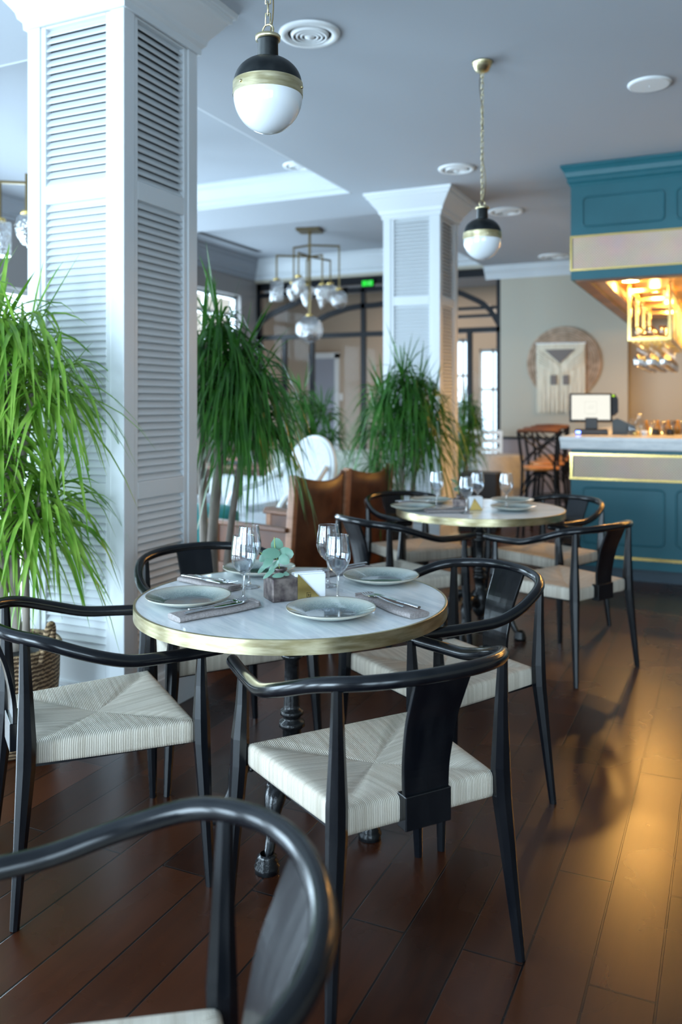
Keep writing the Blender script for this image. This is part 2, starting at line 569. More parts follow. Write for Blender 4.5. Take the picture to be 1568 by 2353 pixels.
M['marble'] = marble_mat('table_marble', (0.88, 0.90, 0.91), (0.66, 0.71, 0.76))
M['bar_marble'] = marble_mat('bar_marble', (0.92, 0.92, 0.91), (0.74, 0.76, 0.77), 5)


def cane_mat():
    m = mat('cane_webbing', (0.45, 0.36, 0.28), 0.7)
    tc = nd(m, 'ShaderNodeTexCoord')
    ck = nd(m, 'ShaderNodeTexChecker', Scale=95.0)
    ck.inputs['Color1'].default_value = (0.86, 0.64, 0.50, 1); ck.inputs['Color2'].default_value = (0.58, 0.42, 0.32, 1)
    lk(m, tc.outputs['Object'], ck.inputs['Vector'])
    n = nd(m, 'ShaderNodeTexNoise', Scale=5.0, Detail=3); lk(m, tc.outputs['Object'], n.inputs['Vector'])
    mx = nd(m, 'ShaderNodeMix'); mx.data_type = 'RGBA'; mx.blend_type = 'MULTIPLY'; mx.inputs[0].default_value = 0.35
    lk(m, ck.outputs['Color'], mx.inputs[6]); lk(m, n.outputs['Color'], mx.inputs[7])
    lk(m, mx.outputs[2], bsdf(m).inputs['Base Color'])
    return m


M['cane'] = cane_mat()


def basket_mat():
    m = mat('seagrass', (0.35, 0.22, 0.12), 0.85)
    tc = nd(m, 'ShaderNodeTexCoord')
    wv = nd(m, 'ShaderNodeTexWave', Scale=19.0, Distortion=3.0, Detail=2.0)
    wv.bands_direction = 'Z'
    wv.inputs['Detail Scale'].default_value = 3.0
    lk(m, tc.outputs['Object'], wv.inputs['Vector'])
    n = nd(m, 'ShaderNodeTexNoise', Scale=45.0, Detail=3); lk(m, tc.outputs['Object'], n.inputs['Vector'])
    ad = nd(m, 'ShaderNodeMath', operation='MULTIPLY'); lk(m, wv.outputs['Fac'], ad.inputs[0]); lk(m, n.outputs[0], ad.inputs[1])
    r = nd(m, 'ShaderNodeValToRGB')
    r.color_ramp.elements[0].position = .05; r.color_ramp.elements[0].color = (0.09, 0.05, 0.025, 1)
    r.color_ramp.elements[1].position = .5; r.color_ramp.elements[1].color = (0.50, 0.34, 0.19, 1)
    lk(m, ad.outputs[0], r.inputs[0]); lk(m, r.outputs[0], bsdf(m).inputs['Base Color'])
    bp = nd(m, 'ShaderNodeBump', Strength=1.0, Distance=0.012)
    lk(m, ad.outputs[0], bp.inputs['Height']); lk(m, bp.outputs[0], bsdf(m).inputs['Normal'])
    return m


M['basket'] = basket_mat()


def plate_mat():
    m = mat('speckled_stoneware', (0.3, 0.36, 0.36), 0.14, coat=0.5)
    tc = nd(m, 'ShaderNodeTexCoord')
    sp = nd(m, 'ShaderNodeSeparateXYZ'); lk(m, tc.outputs['Object'], sp.inputs[0])
    p = nd(m, 'ShaderNodeVectorMath', operation='LENGTH')
    cb = nd(m, 'ShaderNodeCombineXYZ'); lk(m, sp.outputs['X'], cb.inputs['X']); lk(m, sp.outputs['Y'], cb.inputs['Y'])
    lk(m, cb.outputs[0], p.inputs[0])
    n = nd(m, 'ShaderNodeTexNoise', Scale=420.0, Detail=2); lk(m, tc.outputs['Object'], n.inputs['Vector'])
    n3 = nd(m, 'ShaderNodeTexNoise', Scale=14.0, Detail=2); lk(m, tc.outputs['Object'], n3.inputs['Vector'])
    k = nd(m, 'ShaderNodeMath', operation='MULTIPLY_ADD'); k.inputs[1].default_value = 0.07
    lk(m, n.outputs[0], k.inputs[0]); lk(m, p.outputs['Value'], k.inputs[2])
    k2 = nd(m, 'ShaderNodeMath', operation='MULTIPLY_ADD'); k2.inputs[1].default_value = 0.03
    lk(m, n3.outputs[0], k2.inputs[0]); lk(m, k.outputs[0], k2.inputs[2])
    r = nd(m, 'ShaderNodeValToRGB')
    e = r.color_ramp.elements
    e[0].position = 0.11; e[0].color = (0.055, 0.085, 0.095, 1)
    e[1].position = 0.165; e[1].color = (0.46, 0.50, 0.45, 1)
    e.new(0.135).color = (0.24, 0.30, 0.29, 1)
    e.new(0.185).color = (0.48, 0.44, 0.36, 1)
    lk(m, k2.outputs[0], r.inputs[0]); lk(m, r.outputs[0], bsdf(m).inputs['Base Color'])
    return m


M['plate'] = plate_mat()
M['vase'] = noisy(mat('patinated_tin', (0.15, 0.12, 0.12), 0.42, 0.6), (0.07, 0.05, 0.055), (0.27, 0.22, 0.20), 30, 6, bump=0.15)

# ================================================================ structure
XL, XR, YB, YF = -6.3 * S, 4.6, 10.65 * S, -2.6
ZC = 3.03 * S                    # main ceiling
ZT1, ZT2 = 3.24 * S, 3.36 * S    # tray ceilings
XT = -2.86 * S                   # right edge of the trays
T1 = (3.23 * S, 6.42 * S)        # tray over the first lounge bay
T2 = (7.22 * S, YB)
HALL = 14.2 * S

b = MB(); b.box(XL - .3, XR + .3, YF - .3, HALL + 2.5, -0.12, 0)
struct(b.build('floor', M['floor']))

b = MB()
th = 0.35
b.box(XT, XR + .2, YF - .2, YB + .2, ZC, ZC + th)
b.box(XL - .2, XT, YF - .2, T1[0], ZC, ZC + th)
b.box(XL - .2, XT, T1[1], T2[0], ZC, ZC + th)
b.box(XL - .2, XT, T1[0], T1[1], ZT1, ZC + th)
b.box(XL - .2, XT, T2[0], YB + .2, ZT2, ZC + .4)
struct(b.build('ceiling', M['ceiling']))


def crown_profile(dz, dp):
    """(out, down) steps of a crown moulding: from the wall face outwards"""
    return [(0, 0), (dp, 0), (dp, -.10 * dz), (dp * .86, -.16 * dz), (dp * .80, -.30 * dz), (dp * .55, -.52 * dz),
            (dp * .38, -.66 * dz), (dp * .34, -.78 * dz), (dp * .16, -.84 * dz), (dp * .12, -dz), (0, -dz)]


# crown inside the first tray: far side, left side, right side
b = MB()
p = crown_profile(ZT1 - ZC, 0.13)
b.prism([(T1[1] - o, ZT1 + d) for o, d in p], XL, XT, 'x')
b.prism([(T1[0] + o, ZT1 + d) for o, d in p][::-1], XL, XT, 'x')
b.prism([(XT - o, ZT1 + d) for o, d in p], T1[0], T1[1], 'y')
struct(b.build('trim_1', M['crown']))
# crown along the back wall
b = MB()
p = crown_profile(.29 * S, 0.15)
b.prism([(YB - o, ZT2 + d) for o, d in p], XL, XT, 'x')
p = crown_profile(.16 * S, 0.13)
b.prism([(YB - o, ZC + d) for o, d in p], XT, -1.1 * S, 'x')
struct(b.build('trim_2', M['crown']))
b = MB()
b.prism([(XL + o, ZT2 + d) for o, d in crown_profile(.29 * S, 0.15)], T2[0], YB, 'y')
b.prism([(XL + o, ZT1 + d) for o, d in crown_profile(.2 * S, 0.13)], T1[0], T1[1], 'y')
struct(b.build('trim_3', M['ceiling']))

# left wall with window openings
WL = [(-1.95, -0.05, .05, 2.55), (0.65, 2.55, .05, 2.55), (3.55, 5.45, .05, 2.55), (6.25, 8.15, .05, 2.55), (9.3, 10.9, 2.05, 2.98)]


def wall_with_holes(lo, hi, z1, holes, make):
    a = lo
    for h0, h1, zb, zt in holes:
        make(a, h0, 0, z1); make(h0, h1, 0, zb); make(h0, h1, zt, z1)
        a = h1
    make(a, hi, 0, z1)


b = MB()
wall_with_holes(YF - .2, YB + .2, ZT2 + .1, WL, lambda a, c, d, e: b.box(XL - .2, XL, a, c, d, e))
struct(b.build('wall_left', M['taupe']))
nwin = 0
for h0, h1, zb, zt in WL:
    nwin += 1
    b = MB()
    x = XL - .1
    for yy in (h0 + .03, (h0 + h1) / 2, h1 - .03): b.box(x - .03, x + .03, yy - .03, yy + .03, zb, zt)
    for zz in (zb + .03, zb + (zt - zb) * .68, zt - .03): b.box(x - .03, x + .03, h0, h1, zz - .03, zz + .03)
    o = struct(b.build('window_%d' % nwin, M['white']))
# front wall behind the camera
WF = [(-5.75, -4.05, .2, 2.6), (-3.45, -1.75, .2, 2.6), (.15, 1.85, .2, 2.6), (2.15, 3.85, .2, 2.6)]
b = MB()
wall_with_holes(XL - .2, XR + .2, ZC + .1, WF, lambda a, c, d, e: b.box(a, c, YF - .2, YF, d, e))
struct(b.build('wall_front', M['taupe']))
for h0, h1, zb, zt in WF:
    nwin += 1
    b = MB()
    y = YF - .1
    for xx in (h0 + .03, (h0 + h1) / 2, h1 - .03): b.box(xx - .03, xx + .03, y - .03, y + .03, zb, zt)
    for zz in (zb + .03, zb + (zt - zb) * .7, zt - .03): b.box(h0, h1, y - .03, y + .03, zz - .03, zz + .03)
    struct(b.build('window_%d' % nwin, M['white']))
b = MB(); b.box(XR, XR + .2, YF - .2, YB + .4, 0, ZC)
struct(b.build('wall_right', M['cream']))

# back wall: cream panel right of the steel partition, set-back wall behind the bar
XO = -2.67 * S       # right end of the partition opening
XN = -1.12 * S       # where the bar niche starts
b = MB()
b.box(XO, XN, YB, YB + .25, .83 * S, ZC)
b.box(XL - .2, XO, YB, YB + .2, 3.03 * S, ZT2 + .1)
struct(b.build('wall_back', M['cream']))
b = MB()
b.box(XN, XR + .2, YB + .22, YB + .45, 0, ZC)
struct(b.build('wall_bar', M['cream']))
b = MB()
b.box(XO, XN, YB - .015, YB + .25, 0, .83 * S)
struct(b.build('trim_4', M['mauve']))
b = MB()
b.box(XO - .03, XN, YB - .035, YB, .83 * S, .83 * S + .03)
struct(b.build('trim_5', M['steel']))

# hall beyond the partition
b = MB()
hz = 3.3 * S
p1 = onY(1046, 900, HALL); p2 = onY(1077, 900, HALL); p3 = onY(1102, 900, HALL); p4 = onY(1160, 900, HALL)
b.box(XL - 1.5, p1.x, HALL, HALL + .2, 0, hz)
b.box(p1.x, p2.x, HALL, HALL + .2, 2.55, hz)
b.box(p1.x, p2.x, HALL, HALL + .2, 0, .7)
b.box(p2.x, p3.x, HALL, HALL + .2, 0, hz)
b.box(p3.x, p4.x, HALL, HALL + .2, 2.35, hz)
b.box(p3.x, p4.x, HALL, HALL + .2, 0, .35)
b.box(p4.x, XR, HALL, HALL + .2, 0, hz)
b.box(XL - 1.7, XL - 1.5, YB, HALL + .2, 0, hz)
b.box(XL - 1.5, XL - .2, YB, YB + .2, 0, hz)
struct(b.build('wall_hall', M['beige']))
b = MB(); b.box(XL - 1.7, XR, YB + .2, HALL + .2, hz, hz + .1)
struct(b.build('ceiling_hall', M['ceiling']))
for a_, c_, zb, zt in ((p1.x, p2.x, .7, 2.55), (p3.x, p4.x, .35, 2.35)):
    nwin += 1
    b = MB()
    yy = HALL + .1
    b.box(a_, c_, yy - .02, yy + .02, zb + (zt - zb) * .62, zb + (zt - zb) * .62 + .05)
    b.box((a_ + c_) / 2 - .02, (a_ + c_) / 2 + .02, yy - .02, yy + .02, zb, zt)
    b.box(a_, c_, yy - .02, yy + .02, zt - .05, zt)
    struct(b.build('window_%d' % nwin, M['white_wood']))
# grey hall door with its handle, light switch
q0 = onY(722, 800, HALL); q1 = onY(772, 800, HALL)
b = MB(); b.box(q0.x, q1.x, HALL - .05, HALL - .002, 0, 2.25)
d = struct(b.build('door_1', M['door_grey'], bevel=.004))
b = MB(); b.box(q1.x - .10, q1.x - .07, HALL - .09, HALL - .05, 1.0, 1.2)
b.build('door_handle', M['brass_old'], d)
b = MB()
for x0, x1 in ((q0.x - .09, q0.x), (q1.x, q1.x + .09)): b.box(x0, x1, HALL - .07, HALL - .002, 0, 2.34)
b.box(q0.x - .09, q1.x + .09, HALL - .07, HALL - .002, 2.25, 2.36)
struct(b.build('trim_6', M['white']))
q = onY(784, 912, HALL)
b = MB(); b.cbox((q.x, HALL - .01, q.z), .085, .015, .14)
tag(b.build('light_switch', M['ceramic'], bevel=.003), 'small white light switch on the beige hall wall beside the grey door', 'light switch')

for k, x in enumerate((-5.0, -2.9)):  # unseen glowing panels and warm area lights, added to brighten the hall
    b = MB(); b.box(-.3, .3, -.3, .3, -.02, 0)
    o = b.build('ceiling_panel_lamp', mat('hall_lamp', (1, 1, 1), .5, emit=(1.0, .86, .72), es=4)); o.location = (x, HALL - 1.3, hz - .001)
    tag(o, ['square hall ceiling lamp above the grey door', 'square hall ceiling lamp right of the grey door'][k], 'ceiling lamp', 'hall ceiling lamps')
    area('hall_lamp_light', (x, HALL - 1.3, hz - .03), (0, 0, 0),   .6, .6, 30, (1.0, .84, .70))
# slot air diffuser in the lounge ceiling
b = MB()
a_ = XL + .42
b.box(a_, a_ + .09, T2[0] + .5, YB - .65, ZT2 - .006, ZT2 + .004)
o = tag(b.build('slot_diffuser', M['dark']), 'long dark slot diffuser in the lounge ceiling beside the left wall', 'air vent')

# ================================================================ steel and glass partition
part = thing('steel_partition', 'black steel framed partition with arches closing the back of the lounge', 'partition', (0, YB + .1, 0))


def wp(px, py):
    q = onY(px, py, YB + .1)
    return (q.x, q.z)


def fbar(m, a, c, t):
    m.bar((a[0], 0, a[1]), (c[0], 0, c[1]), t, .07, up=(0, 1, 0))


b = MB()
zt = 3.02 * S
b.box(XL, XO, -.04, .04, zt - .10, zt)
b.box(XO - .07, XO, -.04, .04, 0, zt)
b.box(XL, XL + .07, -.04, .04, 0, zt)
b.build('outer_frame', M['steel'], part)
b = MB()
zb2 = wp(878, 661)[1]
b.box(XL, wp(1040, 700)[0], -.035, .035, zb2 - .05, zb2 + .02)
zb3 = wp(878, 765)[1]
b.box(XL, XO, -.04, .04, zb3 - .045, zb3 + .025)
b.box(wp(1040, 700)[0], XO, -.03, .03, wp(1100, 726)[1] - .02, wp(1100, 726)[1] + .02)
b.box(wp(1040, 700)[0], XO, -.03, .03, wp(1100, 708)[1] - .02, wp(1100, 708)[1] + .02)
b.build('transom', M['steel'], part)
for px in (655, 718, 836, 1080):
    x = wp(px, 800)[0]
    b = MB()
    top = zb3 if px != 836 else zb2
    b.box(x - .033, x + .033, -.035, .035, 0, top)
    b.build('mullion', M['steel'], part)
for pts in ([(590, 752), (607, 734), (630, 719), (668, 702), (706, 685), (744, 673), (800, 666)],
            [(700, 765), (737, 733), (783, 714), (821, 705), (878, 699), (950, 680), (1000, 671), (1050, 672), (1085, 685), (1112, 699), (1132, 718), (1150, 748)]):
    pp = [Vector((wp(*q)[0], 0, wp(*q)[1])) for q in pts]
    pp = smoothpath(pp, 5)
    b = MB()
    n = len(pp)
    poly_o = []; poly_i = []
    for i, q in enumerate(pp):
        t = (pp[min(i + 1, n - 1)] - pp[max(i - 1, 0)]).normalized()
        nn = Vector((-t.z, 0, t.x))
        poly_o.append(q + nn * .038); poly_i.append(q - nn * .038)
    for i in range(n - 1):
        vs = []
        for yy in (-.035, .035):
            for q in (poly_o[i], poly_o[i + 1], poly_i[i + 1], poly_i[i]): vs.append((q.x, yy, q.z))
        b._add(vs, [(0, 1, 2, 3), (7, 6, 5, 4), (0, 4, 5, 1), (2, 6, 7, 3)], 0, False)
    b.build('arch', M['steel'], part)
b = MB(); b.box(XL + .05, XO - .05, -.004, .004, 0.03, zt - .08)
b.build('glass_pane', M['pane'], part)
# exit sign between the two top bars
q = onY(845, 651, YB)
ex = thing('exit_sign', 'small glowing green exit sign on the black bars above the partition', 'sign', (q.x, YB, q.z))
b = MB(); b.box(-.10, .10, .0, .03, -.055, .055); b.build('housing', M['steel'], ex)
b = MB(); b.box(-.085, -.005, -.006, 0, -.04, .04); b.box(.005, .085, -.006, 0, -.04, .04); b.build('lit_panel', M['exit'], ex)
b = MB(); b.box(-.012, .012, -.012, -.006, -.006, .006); b.box(.035, .05, -.009, -.006, -.03, .03); b.build('arrow_mark', M['exit_mark'], ex)


# ================================================================ columns
def column(x0, y0, label):
    wdt = 0.5 * S
    t = thing('louvred_column', label, 'column', (x0 - wdt / 2, y0 + wdt / 2, 0), 0, 'white square columns clad in louvred shutters')
    h = wdt / 2
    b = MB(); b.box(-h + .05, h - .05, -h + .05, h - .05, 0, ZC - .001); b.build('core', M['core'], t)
    for sx in (-1, 1):
        for sy in (-1, 1):
            b = MB()
            cw = .072
            xs = sorted((sx * h, sx * (h - cw))); ys = sorted((sy * h, sy * (h - cw)))
            b.box(xs[0], xs[1], ys[0], ys[1], 0.16, ZC - .15)
            b.build('corner_board', M['white'], t, bevel=.004)
    for k in range(4):
        R = Matrix.Rotation(k * pi / 2, 4, 'Z')
        hw = h - .072
        lw = hw - .028
        b = MB(); b.T = R
        yo, yi = -h + .006, -h + .04
        for s1 in (-1, 1):
            a, c = sorted((s1 * hw, s1 * lw)); b.box(a, c, yo, yi, .16, ZC - .15)
        rails = [(.16, .28), (.895 * S, .965 * S), (2.095 * S, 2.17 * S), (2.815 * S, ZC - .15)]
        for r0, r1 in rails: b.box(-lw, lw, yo, yi, r0, r1)
        sh = b.build('shutter', M['white'], t, bevel=.003)
        for i in range(3):
            z0, z1 = rails[i][1], rails[i + 1][0]
            b = MB(); b.T = R
            n = int((z1 - z0) / .0312)
            pitch = (z1 - z0) / n
            for j in range(n):
                zc = z0 + (j + .5) * pitch
                A = radians(52)
                dy, dz = cos(A) * .019, sin(A) * .019
                # blade leans: outer edge low, inner edge high
                cyy = -h + .024
                nrm = Vector((0, -sin(A), -cos(A)))
                e1 = Vector((0, cyy - dy, zc - dz)); e2 = Vector((0, cyy + dy, zc + dz))
                n2 = Vector((0, sin(A), -cos(A))) * .0035
                pr = [e1 - n2, e1 + n2, e2 + n2, e2 - n2]
                b.prism([(q.y, q.z) for q in pr], -lw, lw, 'x')
            b.build('louvre_slats', M['white'], sh)
    # cornice: stacked mitred steps
    b = MB()
    prof = [(0.0, .22), (.012, .22), (.014, .19), (.03, .175), (.036, .15), (.05, .13), (.085, .085), (.105, .055), (.118, .05), (.12, .03), (.135, .026), (.14, 0), (0, 0)]
    vs = []; fs = []
    for o, dn in prof:
        e = h + o
        vs += [(-e, -e, ZC - dn), (e, -e, ZC - dn), (e, e, ZC - dn), (-e, e, ZC - dn)]
    for i in range(len(prof) - 1):
        for k in range(4):
            l = (k + 1) % 4
            fs.append((i * 4 + k, i * 4 + l, i * 4 + 4 + l, i * 4 + 4 + k))
    b._add(vs, fs, 0, False)
    b.build('cornice', M['white'], t)
    b = MB()
    e = h + .018
    b.box(-e, e, -e, e, 0, .15); e = h + .008; b.box(-e, e, -e, e, .15, .17)
    b.build('plinth', M['white'], t, bevel=.003)
    return t


c1 = column(-2.145 * S, 2.63 * S, 'white louvred square column nearest the camera, behind the left dining chair')
c2 = column(-2.155 * S, 6.60 * S, 'farther white louvred square column with its cornice, behind the second marble table')


# ================================================================ ceiling fittings
def vent(px, py, z, r, label):
    p = at(px, py, z)
    t = thing('ceiling_vent', label, 'air vent', p, 0, 'round white air diffusers in the ceiling')
    b = MB()
    b.lathe([(r, 0), (r, -.006), (r * .95, -.014), (r * .76, -.016), (r * .70, .0), (r * .70, .001)], 40)
    b.build('flange', M['vent'], t)
    b = MB()
    for k, rr in enumerate((.62, .48, .34)):
        b.lathe([(r * rr, -.004), (r * (rr - .03), -.018), (r * (rr - .11), -.022), (r * (rr - .07), -.010)], 36)
    b.lathe([(r * .20, -.008), (r * .15, -.022), (.001, -.026)], 24)
    b.build('rings', M['vent'], t)
    b = MB(); b.lathe([(r * .72, -.0035), (.001, -.0035)], 32); b.build('throat', M['dark'], t)
    return t


vent(712, 77, ZC, .155, 'large round ceiling diffuser beside the nearest pendant lamp')
vent(686, 380, ZT1, .135, 'round ceiling diffuser inside the raised tray above the lounge')
vent(1050, 387, ZC, .145, 'round ceiling diffuser left of the farther pendant chain')
vent(1163, 485, ZC, .17, 'round ceiling diffuser right of the farther pendant lamp')
vent(1275, 588, ZC, .20, 'faint round ceiling diffuser farthest away, near the cream wall crown')
p = at(1493, 192, ZC)
t = thing('ceiling_speaker', 'flat round white ceiling speaker above the dining floor at the right', 'speaker', p)
b = MB(); b.lathe([(.122, 0), (.122, -.004), (.116, -.012), (.108, -.014)], 40); b.build('rim', M['vent'], t)
b = MB(); b.lathe([(.108, -.0135), (.001, -.0145)], 40); b.ball((0, 0, -.0155), .004, 8, 6); b.build('grille', M['vent'], t)


# ================================================================ pendant lamps
def pendant(loc, zbot, rz=0.0, label='', nearfix=True):
    t = thing('pendant_lamp', label, 'pendant lamp', (loc[0], loc[1], zbot), rz, 'brass and opal globe pendant lamps')
    r = .1025
    # opal bowl: slightly more than a half sphere
    zc = r * 1.09
    b = MB()
    prof = []
    for i in range(15):
        a = -pi / 2 + (pi / 2 + .05) * i / 14
        prof.append((max(1e-4, r * cos(a)), zc + r * 1.07 * sin(a)))
    b.lathe(prof, 48); b.build('glass_bowl', M['opal'], t)
    b = MB()
    b.lathe([(r * 1.015, zc - .001), (r * 1.015, zc + .037)], 64)
    b.lathe([(r * .97, zc - .001), (r * 1.015, zc - .001)], 64)
    b.lathe([(r * 1.015, zc + .037), (r * .97, zc + .037)], 64)
    for k in range(3):
        a = 2 * pi * k / 3 - 1.9
        b.ball((r * 1.02 * cos(a), r * 1.02 * sin(a), zc + .018), .005, 8, 6)
    b.build('brass_band', M['brass'], t)
    b = MB()
    z0 = zc + .037
    prof = [(r * .985, z0)]
    for i in range(1, 11):
        a = (pi / 2 - .28) * i / 10
        prof.append((r * .985 * cos(a), z0 + r * .78 * sin(a)))
    zt_ = prof[-1][1]
    prof += [(.031, zt_ + .002), (.030, zt_ + .05), (.033, zt_ + .052)]
    b.lathe(prof, 48); b.build('metal_dome', M['bronze'], t)
    zt_ += .052
    b = MB()
    b.lathe([(.001, zt_), (.037, zt_), (.038, zt_ + .012), (.030, zt_ + .016), (.001, zt_ + .017)], 32)
    b.tube([(.018 * cos(a), 0, zt_ + .03 + .018 * sin(a)) for a in [2 * pi * k / 20 for k in range(20)]], .003, 8, closed=True)
    b.build('cap', M['brass'], t)
    # chain of rectangular links up to the canopy
    ztop = ZC - zbot - .045
    z = zt_ + .045
    b = MB()
    n = 0
    L, wd = .036, .014
    while z + L < ztop + .02:
        R = Matrix.Rotation((n % 2) * pi / 2 + .4, 4, 'Z')
        pts = [(-wd / 2, 0, z), (-wd / 2, 0, z + L), (wd / 2, 0, z + L), (wd / 2, 0, z)]
        pts = [R @ Vector(q) for q in pts]
        b.tube(pts, .0023, 6, closed=True)
        z += L - .004; n += 1
    b.build('chain', M['brass'], t)
    b = MB()
    H = ztop - zt_
    pts = [(0.010 * sin(k * .9) + .012 * sin(pi * k / 14 * 2), .008 * cos(k * .9), zt_ + .01 + H * k / 14) for k in range(15)]
    b.tube(smoothpath(pts, 3), .0022, 6); b.build('cord', M['brass_old'], t)
    b = MB()
    zz = ZC - zbot
    b.lathe([(.012, zz - .055), (.035, zz - .05), (.055, zz - .008), (.058, zz - .001), (.001, zz - .001)], 36)
    b.lathe([(.001, zz - .06), (.012, zz - .055)], 16)
    b.build('canopy_cup', M['brass'], t)
    return t


pd1 = pendant(W(-.0866 * 2.36, 2.36), HC + 619 * 2.36 * S / F, 0, 'nearest pendant lamp with white glass bowl, above the front marble table')
pd2 = pendant(W(.1675 * 4.33, 4.33), HC + 329 * 4.33 * S / F, .9, 'farther pendant lamp hanging on its full chain above the second marble table')


# ================================================================ chandeliers
def chandelier(loc, zt, label):
    t = thing('glass_chandelier', label, 'chandelier', (loc[0], loc[1], zt), 0.25, 'brass chandeliers with cut glass shades')
    b = MB()
    b.cbox((0, 0, -.015), .30, .30, .028); b.build('ceiling_plate', M['brass_old'], t, bevel=.003)
    arms = [  # direction deg, reach, level, drop, kind
        (200, .42, -.345, .31, 'cyl'), (255, .30, -.345, .30, 'drop'), (20, .38, -.20, .56, 'globe'), (110, .30, -.345, .33, 'cone'),
        (335, .20, -.345, .38, 'cone'), (150, .28, -.20, .46, 'drop'), (60, .40, -.345, .31, 'drop')]
    b = MB()
    b.bar((0, 0, -.02), (0, 0, -1.10), .028, .028)
    for a, rch, lv, dr, kd in arms:
        x, y = rch * cos(radians(a)), rch * sin(radians(a))
        b.bar((0, 0, lv), (x, y, lv), .022, .022)
        b.bar((x, y, lv + .011), (x, y, lv - dr), .018, .018)
    b.build('arm_frame', M['brass_old'], t)
    for a, rch, lv, dr, kd in arms + [(0, 0, 0, 1.10, 'big')]:
        x, y = rch * cos(radians(a)), rch * sin(radians(a))
        z = lv - dr
        b = MB(); b.lathe([(.001, z + .03), (.04, z + .025), (.045, z), (.001, z)], 20, (x, y, 0))
        cap = b.build('shade_cap', M['brass_gold'], t)
        b = MB()
        if kd == 'cyl': pr = [(.05, 0), (.085, -.01), (.085, -.24), (.08, -.27), (.001, -.27)]
        elif kd == 'cone': pr = [(.05, 0), (.10, -.03), (.10, -.08), (.05, -.22), (.02, -.30), (.001, -.31)]
        elif kd == 'globe': pr = [(.04, 0)] + [(.11 * sin(q), -.12 + .12 * cos(q)) for q in [pi * k / 12 for k in range(2, 12)]] + [(.001, -.24)]
        elif kd == 'drop': pr = [(.04, 0), (.075, -.03), (.09, -.09), (.075, -.16), (.03, -.23), (.001, -.24)]
        else: pr = [(.05, 0)] + [(.175 * sin(q), -.17 + .175 * cos(q)) for q in [pi * k / 14 for k in range(2, 14)]] + [(.001, -.345)]
        b.lathe(pr, 24, (x, y, z))
        b.build('glass_shade', M['crystal'], t)
    return t


chandelier(W(-.375, 10.1), ZT2, 'brass chandelier with cut glass shades seen between the two columns')
chandelier(W(-2.13, 6.30), ZT1, 'brass chandelier partly hidden left of the nearest column')

# ================================================================ dining chairs
chair_group = 'black armchairs with woven paper cord seats around the marble tables'


